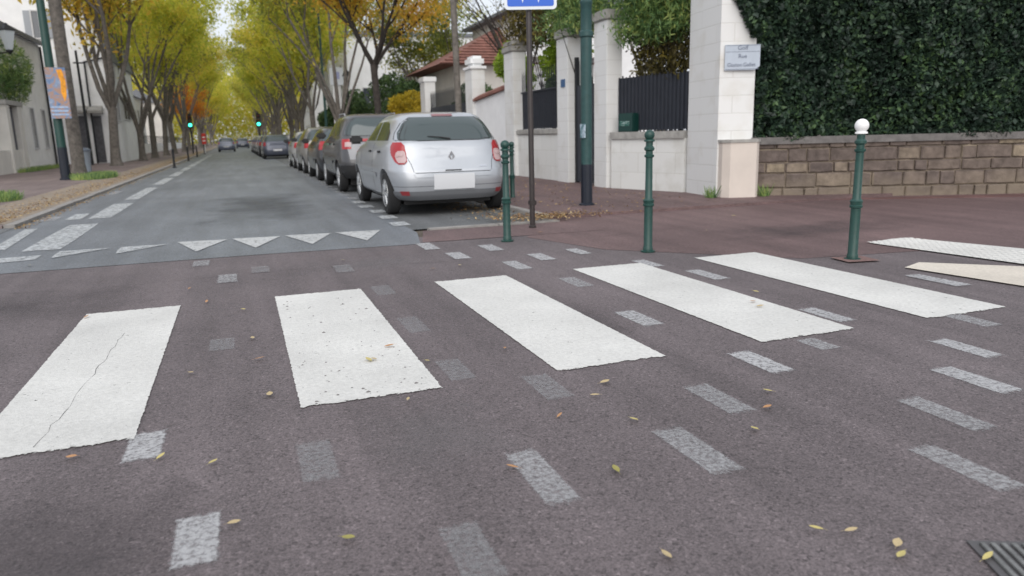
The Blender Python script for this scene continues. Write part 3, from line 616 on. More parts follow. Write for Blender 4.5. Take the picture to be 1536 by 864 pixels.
# railing wall (slanted) between pillar and corner pier
W0, W1 = (8.02, 12.30), (7.42, 14.15)
rw = root('railing_wall', (7.75, 13.2, 0), 'low white block wall with dark sheeted railing beside the corner pier', 'wall')
bm = bmesh.new(); wallseg(bm, W1, W0, .4, -.05, 1.08); obj('base_wall', loc_of(rw, bm), M['renderB'], rw)
bm = bmesh.new(); wallseg(bm, W1, W0, .47, 1.08, 1.22, off=-.05); obj('sill', loc_of(rw, bm), M['cap'], rw)
bm = bmesh.new(); wallseg(bm, W1, W0, .012, 1.25, 2.32, off=.22, a=.0)
wp, wd, wn, wl = frame2(W1, W0)
for k in range(19):
    q = wp+wd*(.03+.100*k)+wn*.20; prism(bm, [(q.x-.012, q.y-.012), (q.x+.012, q.y-.012), (q.x+.012, q.y+.012), (q.x-.012, q.y+.012)], 1.22, 2.33+.03*(k % 2))
obj('railing', loc_of(rw, bm), M['fencepanel'], rw)
# green box on the wall
gb = root('letter_box', (7.52, 14.0, 1.22), 'small dark green box standing on the sill beside the white pillar', 'box', rz=R(-70))
bm = bmesh.new(); box(bm, -.02, .40, -.02, .20, 0, .38, .02); obj('body', bm, mat('box_green', (.008, .04, .034), .3), gb)
bm = bmesh.new(); box(bm, .04, .30, -.028, -.018, .12, .22); obj('notice', bm, mat('box_notice', (.02, .10, .08), .5, col2=(.4, .5, .48), scale=22, thresh=(.5, .6)), gb)
# pillars
def pillar(x0, x1, y0, y1, h, label, m='render', cap='flat', capm='cap', capext=.05):
    r = root('pillar', ((x0+x1)/2, (y0+y1)/2, 0), label, 'pillar', 'white pillars of the garden walls')
    bm = bmesh.new(); box(bm, x0, x1, y0, y1, -.05, h, .012); obj('shaft', loc_of(r, bm), M[m], r)
    bm = bmesh.new(); e = capext
    if cap == 'flat': box(bm, x0-e, x1+e, y0-e, y1+e, h, h+.2, .02)
    elif cap == 'chamfer':
        box(bm, x0-e, x1+e, y0-e, y1+e, h, h+.16, .02)
        box(bm, x0-.01, x1+.01, y0-.01, y1+.01, h+.16, h+.3, .03)
    else:
        box(bm, x0-e, x1+e, y0-e, y1+e, h, h+.09, .01); box(bm, x0-.01, x1+.01, y0-.01, y1+.01, h+.09, h+.42, .09)
    obj('capital', loc_of(r, bm), M[capm], r, smooth=True)
pillar(7.36, 7.72, 14.25, 14.85, 3.5, 'white pillar right of the lamp post, overhung by green climber', cap='flat')
pillar(7.42, 7.80, 16.35, 17.0, 3.42, 'white pillar left of the lamp post with small blue house number', cap='flat')
pillar(7.40, 7.78, 20.0, 20.75, 3.48, 'white pillar with rough grey stone cap behind the sign pole', cap='chamfer')
pillar(7.40, 7.85, 23.9, 24.7, 3.35, 'white pillar with a rounded white cap, right post of the dark gate', cap='round', capm='plain')
pillar(7.40, 7.85, 30.5, 31.3, 3.4, 'far white pillar at the left side of the dark gate', cap='flat', capm='plain')
hn = bmesh.new(); box(hn, 7.40, 7.415, 16.5, 16.72, 2.3, 2.48); o = obj('house_number_plate', hn, mat('enamel_blue', (.05, .12, .25), .4)); tag(o, 'small blue enamel house number plate on the white pillar', 'number plate')
# entrance gate between pillars 2 and 3
eg = root('garden_gate', (7.65, 15.6, 0), 'narrow dark garden gate between the two white pillars behind the lamp post', 'gate')
bm = bmesh.new(); box(bm, 7.60, 7.64, 14.86, 16.34, .08, 2.3); obj('panel', loc_of(eg, bm), M['fencepanel'], eg)
bm = bmesh.new()
for k in range(12): tube(bm, [(7.62, 14.95+.12*k, 2.3), (7.62, 14.95+.12*k, 2.85)], .01, 5)
box(bm, 7.58, 7.66, 16.24, 16.32, .05, 2.95); box(bm, 7.58, 7.66, 14.87, 14.93, .05, 2.95); obj('bars', loc_of(eg, bm), M['iron'], eg)
# second railing wall, 17.0 -> 20.0
r2 = root('railing_wall', (7.6, 18.5, 0), 'low white wall with spear topped railing behind the sign pole', 'wall')
bm = bmesh.new(); box(bm, 7.5, 7.8, 17.0, 20.0, -.05, 1.2); obj('base_wall', loc_of(r2, bm), M['renderB'], r2)
bm = bmesh.new(); box(bm, 7.45, 7.85, 17.0, 20.0, 1.2, 1.34, .02); obj('sill', loc_of(r2, bm), M['cap'], r2)
bm = bmesh.new(); box(bm, 7.66, 7.675, 17.02, 19.98, 1.36, 2.35)
for k in range(24):
    yk = 17.1+.122*k; tube(bm, [(7.64, yk, 1.34), (7.64, yk, 2.78), (7.64, yk, 2.95)], [.011, .011, .001], 5)
box(bm, 7.62, 7.65, 17.0, 20.0, 2.33, 2.37); obj('railing', loc_of(r2, bm), M['fencepanel'], r2)
# plain white wall with tile coping 20.75 -> 23.9
r3 = root('tiled_wall', (7.6, 22.3, 0), 'plain white wall with a sloping red tile coping', 'wall')
bm = bmesh.new(); prism(bm, [(7.5, 20.75), (7.5, 23.9), (7.75, 23.9), (7.75, 20.75)], -.05, 0, top=lambda x, y: 2.52 if y < 22 else 2.32); obj('wall_body', loc_of(r3, bm), M['plain'], r3)
bm = bmesh.new()
for k in range(21):
    y0 = 20.76+.15*k; z = 2.55-.065*.15*k
    prism(bm, [(7.40, y0), (7.40, y0+.145), (7.62, y0+.145), (7.62, y0)], z-.04, 0, top=lambda x, y: z+(.02 if x < 7.5 else .14)+(.02 if k % 2 else 0))
    prism(bm, [(7.625, y0), (7.625, y0+.145), (7.85, y0+.145), (7.85, y0)], z-.04, 0, top=lambda x, y: z+(.02 if x > 7.7 else .14)+(.02 if k % 2 else 0))
obj('tile_coping', loc_of(r3, bm), M['tile'], r3)
# dark double gate 24.7 -> 30.5
dg_ = root('driveway_gate', (7.6, 27.6, 0), 'wide dark driveway gate behind the pale tree trunk', 'gate')
for a, b in ((24.72, 27.58), (27.62, 30.48)):
    bm = bmesh.new(); box(bm, 7.6, 7.64, a, b, .08, 2.35); obj('leaf_panel', loc_of(dg_, bm), M['fencepanel'], dg_)
bm = bmesh.new()
for k in range(46): tube(bm, [(7.62, 24.8+.125*k, 2.3), (7.62, 24.8+.125*k, 2.85), (7.62, 24.8+.125*k, 3.0)], [.012, .012, .001], 4)
obj('spikes', loc_of(dg_, bm), M['iron'], dg_)
# far brick-topped low wall 31.3 -> 60
r4 = root('garden_wall', (7.6, 45, 0), 'long low whitewashed garden wall with brown coping beyond the dark gate', 'wall')
bm = bmesh.new(); box(bm, 7.5, 7.75, 31.3, 60, -.05, 1.95); obj('wall_body', loc_of(r4, bm), M['plaingrey'], r4)
bm = bmesh.new(); box(bm, 7.42, 7.83, 31.3, 60, 1.95, 2.08); obj('coping', loc_of(r4, bm), M['tile'], r4)
r5 = root('garden_wall', (7.6, 90, 0), 'far grey garden wall seen between the right row of trunks', 'wall')
bm = bmesh.new(); box(bm, 7.5, 7.75, 60, 130, -.05, 1.8); obj('wall_body', loc_of(r5, bm), M['plaingrey'], r5)
bm = bmesh.new(); box(bm, 7.42, 7.83, 60, 130, 1.8, 1.9); obj('coping', loc_of(r5, bm), M['cap'], r5)

# ------------------------------------------------------------------ planting helpers
def bush(name, c, rad, n, size, m, label, cat='shrub', stem=True, asp=1.6, droop=.3, seed=0, group=None, jag=.35, lobes=9):
    rr = np.random.RandomState(seed+11); r = root(name, (c[0], c[1], .0), label, cat, group)
    P = []
    for k in range(lobes):
        dirv = rr.normal(size=3); dirv /= np.linalg.norm(dirv); cc = np.array(c)+dirv*np.array(rad)*.55; q = rr.normal(size=(n//lobes, 3)); q /= np.linalg.norm(q, axis=1)[:, None]
        P.append(cc+q*np.array(rad)*(.5*rr.uniform(.35, 1, (n//lobes, 1))**.4)*rr.uniform(.7, 1.2))
    P = np.concatenate(P); v = leaves(rr, P, size, asp, droop=droop) - np.array([c[0], c[1], 0])
    link('foliage', quadmesh(name, v), m, r)
    if stem:
        bm = bmesh.new(); z0 = max(.02, c[2]-rad[2]*.9)
        for k in range(6):
            a = rr.uniform(0, 6.28); tube(bm, [(.08*math.cos(a), .08*math.sin(a), .0), (.2*math.cos(a), .2*math.sin(a), c[2]*.5), (rad[0]*.55*math.cos(a), rad[1]*.55*math.sin(a), c[2]+rad[2]*.3)], [.03, .022, .008], 5)
        obj('stems', bm, M['barkdark'], r)
    return r
# climber over the railing, hanging above the gate
def climber(label, segs, m, seed, size=.075, n=5200, asp=3.0, name='climbing_plant', zfun=None):
    rr = np.random.RandomState(seed); P = []
    for (p0, p1, z0, z1, th) in segs:
        k = int(n/len(segs)); t = rr.uniform(0, 1, k); z = rr.uniform(z0, z1, k) - .28*np.abs(np.sin(t*9+p0[1]))*rr.uniform(0, 1, k)
        P.append(np.stack([p0[0]+(p1[0]-p0[0])*t+rr.normal(0, th, k), p0[1]+(p1[1]-p0[1])*t+rr.normal(0, th*.5, k), z], 1))
    P = np.concatenate(P); r = root(name, (float(P[:, 0].mean()), float(P[:, 1].mean()), 0), label, 'climbing plant')
    v = leaves(rr, P, size, asp, droop=1.0, up=.2) - np.array(r.location)
    link('foliage', quadmesh(name, v), m, r)
    bm = bmesh.new()
    for k in range(9):
        i = rr.randint(len(P)); e = P[i]-np.array(r.location); b = (e[0]*.6+.35, e[1]*.7, .1)
        tube(bm, [b, (b[0]+.05, (b[1]+e[1])/2, e[2]*.55), tuple(e)], [.022, .016, .006], 5)
    obj('stems', bm, M['barkdark'], r)
    return r
climber('mass of green strap leaved climber hanging over the sheeted railing', [((8.15, 12.5), (7.75, 14.0), 3.12, 4.6, .22)]*2, LM['wist'], 21, n=13000)
climber('green climber tumbling over the pillar caps behind the lamp post', [((7.6, 14.6), (7.75, 17.6), 3.55, 5.0, .3)], LM['wist'], 22, n=8000)
climber('brownish thinning creeper between railing and green climber', [((8.3, 12.5), (7.95, 14.0), 2.4, 3.25, .1)], LM['dry'], 23, n=2600, size=.06, asp=1.8)
climber('tan and olive creeper above the grey stone pillar cap', [((7.9, 18.0), (7.8, 20.9), 3.7, 5.2, .25)], LM['dry'], 24, n=4200, size=.07, asp=1.8)
bush('garden_shrub', (8.25, 18.4, 3.1), (.5, 1.3, .65), 4200, .07, LM['bright'], 'bright yellow-green shrub over the spear topped railing', seed=1)
bush('garden_shrub', (8.25, 18.5, 2.2), (.4, 1.4, .7), 3000, .07, LM['dkg'], 'dark green shrub seen through the spear topped railing', seed=2)
bush('garden_shrub', (8.2, 22.2, 3.1), (.6, 1.1, .9), 5000, .07, LM['bright'], 'light green shrub above the red tile coping', seed=3)
bush('garden_shrub', (8.7, 28, 2.2), (.7, 2.6, 1.0), 4500, .09, LM['dkg'], 'dark shrub showing above the driveway gate', seed=4)
bush('garden_shrub', (8.3, 37.5, 2.5), (1.0, 2.6, 1.0), 4500, .11, LM['yel'], 'golden yellow shrub behind the low garden wall', seed=5)
bush('garden_shrub', (8.6, 42, 3.1), (1.6, 3.0, 1.6), 6000, .12, LM['dkg'], 'rounded dark green shrub left of the golden one', seed=6)
bush('garden_shrub', (7.8, 50, 2.8), (1.3, 3.5, 1.6), 5000, .13, LM['dkg'], 'loose green shrub beyond the rounded one, above parked cars', seed=7)
bush('garden_shrub', (7.4, 62, 2.6), (1.2, 3.5, 1.5), 4500, .14, LM['dkg'], 'far green shrub by the concrete post on the right pavement', seed=8)

# ------------------------------------------------------------------ houses
def windows(parent, rects, axis, coord, m_frame='frame', depth=.08, out=-1, shut=False):
    """rects (u0,u1,z0,z1) on plane axis=coord; local to parent"""
    for (u0, u1, z0, z1) in rects:
        def bx(bm, a, b, c, d, o0, o1):
            if axis == 'y': box(bm, a, b, *sorted((coord+out*o0, coord+out*o1)), c, d)
            else: box(bm, *sorted((coord+out*o0, coord+out*o1)), a, b, c, d)
        bm = bmesh.new(); f = .07
        bx(bm, u0-f, u0, z0-f, z1+f, .0, .06); bx(bm, u1, u1+f, z0-f, z1+f, .0, .06); bx(bm, u0, u1, z0-f, z0, .0, .09); bx(bm, u0, u1, z1, z1+f, .0, .06)
        um = (u0+u1)/2; bx(bm, um-.025, um+.025, z0, z1, .012, .04)
        wf = obj('window', bm, M[m_frame], parent)
        bm = bmesh.new(); bx(bm, u0, u1, z0, z1, .003, .01); obj('pane', bm, M['window'], wf)
        if shut:
            for (a, b) in ((u0-.07-(u1-u0)*.5, u0-.08), (u1+.08, u1+.07+(u1-u0)*.5)):
                bm = bmesh.new(); bx(bm, a, b, z0-.02, z1+.02, .002, .05); obj('shutter', bm, M['shutter'], parent)
# left white gabled house with rounded mansard, gable wall facing the camera at Y=52
lh = root('white_house', (-11, 56, 0), 'tall white house with bare gable wall and curved slate mansard edge', 'house')
prof = [(-17, 0), (-6.95, 0), (-6.95, 6.2), (-7.35, 7.6), (-7.9, 8.9), (-8.8, 9.6), (-12, 10.2), (-17, 10.4)]
bm = bmesh.new(); slab(bm, [(x+11, z) for x, z in prof], -4, 6); obj('wall', bm, M['plain'], lh)
bm = bmesh.new()
out = [(-6.95, 6.2), (-7.35, 7.6), (-7.9, 8.9), (-8.8, 9.6), (-12, 10.2), (-17, 10.4)]; inn = [(x+.0, z) for x, z in out]
o2 = [(-6.80, 6.15), (-7.18, 7.65), (-7.76, 9.02), (-8.72, 9.76), (-12, 10.38), (-17, 10.58)]
slab(bm, [(x+11, z) for x, z in out+o2[::-1]], -4.12, 6.1); obj('roof', bm, M['slate'], lh)
windows(lh, [(.35, 1.05, 7.4, 8.9)], 'y', -4, shut=True)
windows(lh, [(-3.3, -2.3, 2.6, 4.2), (-.2, 2.8, 2.8, 4.2), (-3.3, -2.3, 5.3, 6.0)], 'x', 4.05, out=1)
bm = bmesh.new(); tube(bm, [(2.75, -4.1, 0), (2.75, -4.1, 6.1)], .05, 8); tube(bm, [(2.75, -4.1, 6.05), (3.95, -4.1, 6.35)], .05, 8); obj('downpipe', bm, M['iron'], lh)
for xx in (2.2, 3.0):
    bm = bmesh.new(); prism(bm, [(xx-.35, -4.75), (xx+.4, -4.75), (xx+.4, -4.0), (xx-.35, -4.0)], 3.05, 3.3, top=lambda x, y: 3.2 if y < -4.4 else 3.5); obj('door_canopy', bm, M['cap'], lh)
    bm = bmesh.new(); box(bm, xx-.25, xx+.25, -4.05, -3.99, .1, 2.9); obj('door', bm, M['woodgrey'], lh)
# lower house in front: long eave along the street
ll = root('low_house', (-12, 44, 0), 'low pale house with long dark eave beside the left pavement', 'house')
bm = bmesh.new(); box(bm, -1, 2.0, -14, 5.5, 0, 6.7); obj('wall', bm, M['plaingrey'], ll)
bm = bmesh.new(); slab(bm, [(2.32, 6.62), (2.32, 6.84), (-3.0, 8.7), (-3.0, 8.5)], -14.3, 5.8); obj('roof', bm, M['slate'], ll)
windows(ll, [(-8.5, -7.5, 2.2, 4.6), (1.2, 1.9, 1.1, 3.1), (3.6, 4.3, 1.1, 3.1)], 'x', 2.0, out=1)
bm = bmesh.new(); tube(bm, [(2.1, 5.2, 0), (2.1, 5.2, 6.6)], .06, 8); obj('downpipe', bm, M['iron'], ll)
bm = bmesh.new(); box(bm, 2.0, 2.04, -5.5, -1.0, 0, 3.0); obj('ground_floor_panel', bm, M['plain'], ll)
# garage pillar wall near the frame edge
gw = root('garden_wall', (-9.6, 37, 0), 'beige garden wall with dark gate at the left picture edge', 'wall')
bm = bmesh.new(); box(bm, -.2, .15, -9, 3.2, 0, 1.05); box(bm, -.25, .25, 3.2, 3.9, 0, 3.0); box(bm, -.25, .25, 1.4, 1.9, 0, 3.0); obj('wall_body', bm, M['beige'], gw)
bm = bmesh.new(); box(bm, -.3, .3, 1.3, 4.0, 3.0, 3.22, .02); obj('lintel', bm, M['cap'], gw)
bm = bmesh.new(); box(bm, -.03, .03, 1.9, 3.2, .05, 2.95); obj('gate_leaf', bm, M['woodgrey'], gw)
# plant on top of the lintel
bush('balcony_plant', (-9.7, 41.0, 4.5), (1.0, 2.6, 1.5), 3600, .15, LM['wist'], 'leafy green plant growing above the garden gate on the left', 'plant', seed=31, asp=5, lobes=22)
# wall lantern on bracket
wl = root('wall_lantern', (-8.9, 38.5, 5.3), 'old style glazed lantern hanging by the dark eave', 'lantern')
bm = bmesh.new(); lathe(bm, [(.13, 0), (.3, .75), (.31, .78)], 4); obj('glass', bm, mat('lantern_glass', (.50, .54, .56), .25), wl)
bm = bmesh.new(); lathe(bm, [(.34, .78), (.34, .82), (.12, 1.0), (.05, 1.1)], 4); obj('cap', bm, M['iron'], wl)
bm = bmesh.new(); lathe(bm, [(.02, -.2), (.14, -.06), (.14, 0)], 4); obj('lantern_base', bm, M['iron'], wl)
bm = bmesh.new(); tube(bm, [(0, 0, -.1), (-1.1, .3, -.2)], .03, 6)
obj('bracket', bm, M['iron'], wl)
# more left buildings far behind trunks
for (x, y, w_, dp, h, lab, mm) in ((-13.5, 78, 6, 12, 5.6, 'white low building behind the second tree group on the left', 'plaingrey'), (-14, 100, 6, 14, 6.5, 'pale house far along the left side of the avenue', 'plain'), (-13.5, 135, 6, 20, 7, 'farthest pale house on the left of the avenue', 'beige')):
    b_ = root('house', (x, y, 0), lab, 'house'); bm = bmesh.new(); box(bm, -w_/2, w_/2, -dp/2, dp/2, 0, h); obj('wall', bm, M[mm], b_)
    bm = bmesh.new(); slab(bm, [(w_/2+.3, h), (0, h+2), (-w_/2-.3, h)], -dp/2-.3, dp/2+.3); obj('roof', bm, M['slate'], b_)
    windows(b_, [(-dp/2+1+3*k, -dp/2+2.1+3*k, zz, zz+1.4) for k in range(int(dp/3)) for zz in (1, 3.6)], 'x', w_/2, out=1)
# low railings wall left between
lw = root('garden_wall', (-9.8, 90, 0), 'low white garden wall running behind the left row of trunks', 'wall')
bm = bmesh.new(); box(bm, -.15, .15, -28, 60, 0, 1.1); obj('wall_body', bm, M['plain'], lw)
bm = bmesh.new()
for k in range(60): tube(bm, [(0, -28+1.45*k, 1.1), (0, -28+1.45*k, 2.0)], .03, 4)
box(bm, -.03, .03, -28, 60, 1.9, 1.96); obj('railing', bm, M['iron'], lw)
# right: red-roof house behind the gate
rh = root('red_roof_house', (14.0, 37, 0), 'house with broad red tiled roof behind the dark driveway gate', 'house')
bm = bmesh.new(); box(bm, -3.6, 4, -1, 6, 0, 4.7); obj('wall', bm, M['beige'], rh)
bm = bmesh.new()
def hip(bm, x0, x1, y0, y1, z0, z1, in_x, in_y):
    a = [bm.verts.new(v) for v in ((x0, y0, z0), (x1, y0, z0), (x1, y1, z0), (x0, y1, z0))]
    b = [bm.verts.new(v) for v in ((x0+in_x, y0+in_y, z1), (x1-in_x*.3, y0+in_y, z1), (x1-in_x*.3, y1-in_y, z1), (x0+in_x, y1-in_y, z1))]
    bm.faces.new(a[::-1]); bm.faces.new(b)
    for i in range(4): bm.faces.new([a[i], a[(i+1) % 4], b[(i+1) % 4], b[i]])
    bmesh.ops.recalc_face_normals(bm, faces=bm.faces[:])
hip(bm, -4.6, 4.4, -1.5, 6.6, 4.6, 6.9, 4.4, 3.4)
for k in range(14):   # tile courses
    f = k/14; z = 4.65+2.25*f; tube(bm, [(-4.6+4.4*f, -1.5+3.4*f-.01, z), (4.4-1.32*f, -1.5+3.4*f-.01, z)], .035, 4)
obj('roof', bm, M['tile'], rh)
windows(rh, [(-2.4, -1.4, 1.8, 3.2), (.6, 1.8, 1.8, 3.2)], 'y', -1)
# house with balcony above
bh = root('balcony_house', (16.0, 35.5, 0), 'upper corner of a white house with balcony balusters beside the blue sign', 'house')
bm = bmesh.new(); box(bm, -2.4, 5, 0, 8, 0, 7.3); obj('wall', bm, M['plain'], bh)
bm = bmesh.new(); slab(bm, [(-2.9, 7.2), (-2.9, 7.35), (1, 9.0), (5.6, 7.35), (5.6, 7.2)], -.5, 8.5); obj('roof', bm, M['slate'], bh)
windows(bh, [(-2.0, -1.3, 5.5, 6.6), (-.8, -.1, 5.5, 6.6)], 'y', 0)
bm = bmesh.new(); box(bm, -2.7, 2, -.7, 0, 4.9, 5.05); box(bm, -2.7, 2, -.7, -.62, 5.75, 5.83)
for k in range(16): lathe(bm, [(.03, 5.05), (.055, 5.25), (.03, 5.5), (.04, 5.75)], 6, c=(-2.6+.3*k, -.66, 0))
obj('balcony', bm, M['whitepaint'], bh)
# white blocks behind right trees
wb = root('white_house', (13.0, 62, 0), 'big plain white building behind the right row of trees', 'house')
bm = bmesh.new(); box(bm, -4.5, 6, -2, 14, 0, 9.0); obj('wall', bm, M['plain'], wb)
bm = bmesh.new(); box(bm, -4.7, 6.2, -2.2, 14.2, 9.0, 9.25); obj('roof', bm, M['slate'], wb)
windows(wb, [(-3.4, -2.4, 3.2, 5.0), (-.2, .8, 3.2, 5.0)], 'y', -2)
windows(wb, [(1+3*k, 2.1+3*k, zz, zz+1.6) for k in range(4) for zz in (2, 5.4)], 'x', -4.5)
gh = root('grey_shed', (11.3, 48, 0), 'small pale gabled shed under the white building', 'shed')
bm = bmesh.new(); slab(bm, [(-1.9, 0), (1.9, 0), (1.9, 3.8), (-.2, 5.3), (-1.9, 4.0)], 0, 5); obj('wall', bm, M['plaingrey'], gh)
bm = bmesh.new(); slab(bm, [(-2.1, 3.88), (-.2, 5.33), (-.2, 5.48), (-2.2, 3.95)], -.2, 5.2); slab(bm, [(-.2, 5.33), (2.1, 3.68), (2.2, 3.78), (-.2, 5.48)], -.2, 5.2); obj('roof', bm, M['slate'], gh)
wb2 = root('white_house', (12.5, 100, 0), 'distant white house showing between trunks of the right row', 'house')
bm = bmesh.new(); box(bm, -3.5, 4, -6, 10, 0, 8); obj('wall', bm, M['plaingrey'], wb2)
bm = bmesh.new(); slab(bm, [(-3.8, 8), (0, 9.8), (4.3, 8)], -6.2, 10.2); obj('roof', bm, M['slate'], wb2)
windows(wb2, [(-4+3*k, -3+3*k, zz, zz+1.4) for k in range(4) for zz in (1.5, 4.6)], 'x', -3.5)
wl3 = root('white_house', (12, 27, 0), 'low white outbuilding behind the pillars with light upper wall', 'house')
bm = bmesh.new(); box(bm, 0, 5, 50, 60, 0, 6.6); 
obj('wall', bm, M['plain'], wl3)
bm = bmesh.new(); box(bm, -.2, 5.2, 49.8, 60.2, 6.6, 6.8); obj('roof', bm, M['slate'], wl3)

# ------------------------------------------------------------------ trees
def make_tree(seed, h=11.5, fork=2.6, tr=.20, spread=3.2, nl=11500, ls=.14, crown0=4.0, limbs=6, dens=.8, twig=.85, dirty=.0):
    rr = random.Random(seed); rs_ = np.random.RandomState(seed); bm = bmesh.new(); tips = []
    top = Vector((rr.uniform(-.15, .15), rr.uniform(-.15, .15), fork))
    tube(bm, [(0, 0, -.05), (0, 0, .12), (.01, 0, .5), (top.x*.5, top.y*.5, fork*.6), top], [tr*1.7, tr*1.3, tr*1.03, tr*.95, tr*.95], 10, cap=False)
    def branch(p, d, L_, r, lev):
        n = 4; pts = [p]; rad = [r]
        for k in range(n):
            d = (d + Vector((rr.uniform(-.14, .14), rr.uniform(-.14, .14), .05))).normalized(); p = p + d*(L_/n); pts.append(p); rad.append(r*(1-.5*(k+1)/n))
        tube(bm, pts, rad, 7 if lev < 2 else 5, cap=False)
        if lev >= 1:
            for q in pts[1:]: tips.append((q, lev))
        if lev < 3:
            for k in range(rr.choice((2, 3)) if lev else 3):
                i = rr.choice((2, 3, 4)); a = rr.uniform(0, 6.28); sp = rr.uniform(.4, .85)
                nd = (d + Vector((math.cos(a)*sp, math.sin(a)*sp, rr.uniform(-.12, .2)))).normalized()
                branch(pts[i], nd, L_*rr.uniform(.5, .72), rad[i]*.72, lev+1)
    for k in range(limbs):
        a = 6.28*k/limbs + rr.uniform(-.5, .5); sp = rr.uniform(.22, .55)*spread/3.2
        branch(top+Vector((0, 0, -rr.uniform(0, .7))), Vector((math.cos(a)*sp, math.sin(a)*sp, 1)).normalized(), (h-fork)*rr.uniform(.5, .66), tr*rr.uniform(.45, .68), 0)
    me = bpy.data.meshes.new('tree_trunk'); bm.to_mesh(me); bm.free(); me.materials.append(M['bark'])
    me.polygons.foreach_set('use_smooth', [True]*len(me.polygons))
    T = np.array([tuple(q) for q, l in tips]); 
    T = T[T[:, 2] > crown0-.2]
    # leaf clumps near twigs; drop some clumps altogether so the sky shows
    keep = rs_.uniform(size=len(T)) < .62*dens; T = T[keep]
    idx = rs_.randint(0, len(T), nl); off = rs_.normal(size=(nl, 3))*np.array([twig, twig, twig*.5])*.62; P = T[idx]+off
    P = P[P[:, 2] > crown0-.9]
    v = leaves(rs_, P, ls, 1.7, droop=.8)
    ml = quadmesh('tree_leaves', v); ml.materials.append(LM['yg'])
    return me, ml
def place(proto, x, y, rz, sc, m, label, group, name='street_tree', szz=None, bark=None):
    r = root(name, (x, y, .04), label, 'tree', group, rz); r.scale = (sc, sc, szz or sc)
    for nm, me in (('trunk', proto[0]), ('crown', proto[1])):
        o = bpy.data.objects.new(nm, me); C.objects.link(o); o.parent = r
        if nm == 'crown' and m: o.material_slots[0].link = 'OBJECT'; o.material_slots[0].material = m
        if nm == 'trunk' and bark: o.material_slots[0].link = 'OBJECT'; o.material_slots[0].material = bark
    return r
PT = [make_tree(1), make_tree(2, fork=2.2, limbs=6), make_tree(3, fork=3.2, limbs=4), make_tree(4, fork=2.8, spread=3.8)]
near = make_tree(9, h=12, fork=7.0, tr=.21, nl=5000, ls=.10, crown0=7.2)
young = make_tree(12, h=7.5, fork=4.9, tr=.085, spread=2.2, nl=260, ls=.05, crown0=5.2, limbs=5)
gold1 = make_tree(14, h=9.0, fork=4.0, tr=.14, spread=4.8, nl=22000, ls=.085, crown0=3.9, limbs=7, twig=.8, dens=1.2)
GL, GR = 'trees of the left avenue row', 'trees of the right avenue row'
place(near, -5.45, 30.3, .4, 1.0, LM['gold'], 'straight grey trunk close behind the poster lamp post', GL)
LYS = [44.9, 55, 64, 73, 83, 93, 104, 116, 128, 141, 155, 170, 187, 205]
for i, y in enumerate(LYS):
    m = LM['gold'] if i == 0 else (LM['orange'] if i == 7 else (LM['yg'] if i % 4 else LM['olive']))
    lab = ('golden street tree whose trunk stands right of the white gable house' if i == 0 else 'rust orange tree far along the left avenue row' if i == 7 else
           'yellow-green avenue tree, %s trunk behind the golden one in the left row' % ORD[i-1])
    place(PT[i % 4], -6.0+rn.uniform(-.3, .3), y, rn.uniform(0, 6.28), (1.0 if 0 < i < 3 else 1.14 if i != 7 else .7)*rn.uniform(.93, 1.06), m, lab, GL)
place(young, 5.3, 18.3, 1.0, 1.0, LM['gold'], 'thin nearly bare young tree in front of the dark driveway gate', GR)
place(gold1, 5.35, 29.7, .3, 1.0, LM['gold'], 'slim dark tree with golden orange leaves above the parked cars', GR, bark=M['barkdark'])
RYS = [41, 54, 65, 75, 86, 97, 109, 121, 134, 148, 163, 180, 200]
for i, y in enumerate(RYS):
    m = LM['olive'] if i == 0 else (LM['yg'] if i == 2 else (LM['yg'] if i % 3 else LM['olive']))
    lab = ('dark olive tree with thick ivy brown trunk behind the golden one' if i == 0 else
           '%s avenue tree, %s trunk beyond the dark olive tree in the right row' % ('yellow-green' if i == 2 else 'yellow-green' if i % 3 else 'olive green', ORD[i-1]))
    place(PT[(i+1) % 4], 5.2+rn.uniform(-.3, .3), y, rn.uniform(0, 6.28), (.98 if i < 3 else 1.12)*rn.uniform(.95, 1.06), m, lab, GR)
# bare dark garden tree behind the pillars
bare = make_tree(33, h=8.2, fork=3.0, tr=.11, spread=3.5, nl=150, ls=.05, crown0=4, limbs=6)
place(bare, 10.6, 27.5, .6, 1.0, LM['dry'], 'bare dark branched garden tree beside the balcony house', None, name='garden_tree', bark=M['barkdark'])
place(PT[1], 13.5, 22, 2, .8, LM['olive'], 'olive garden tree behind the pillars and creeper', None, name='garden_tree')
place(PT[0], 11.2, 45, 2, .75, LM['olive'], 'small olive garden tree by the pale gabled shed', None, name='garden_tree')
place(PT[2], -14.5, 68, 2, .9, LM['olive'], 'dark garden tree behind the left row beyond the white gable house', None, name='garden_tree')
# far wood closing the avenue
rs2 = np.random.RandomState(77); n = 60000
P = np.stack([rs2.uniform(-32, 32, n), rs2.uniform(212, 236, n), rs2.uniform(1, 19, n)+3*np.sin(np.arange(n))], 1)
P = P[P[:, 2] > .3]
tag(link('distant_wood', quadmesh('distant_wood', leaves(rs2, P, .38, 1.5, droop=.5)), LM['yg']), 'yellow-green mass of foliage closing the far end of the avenue', 'wood', kind='stuff')

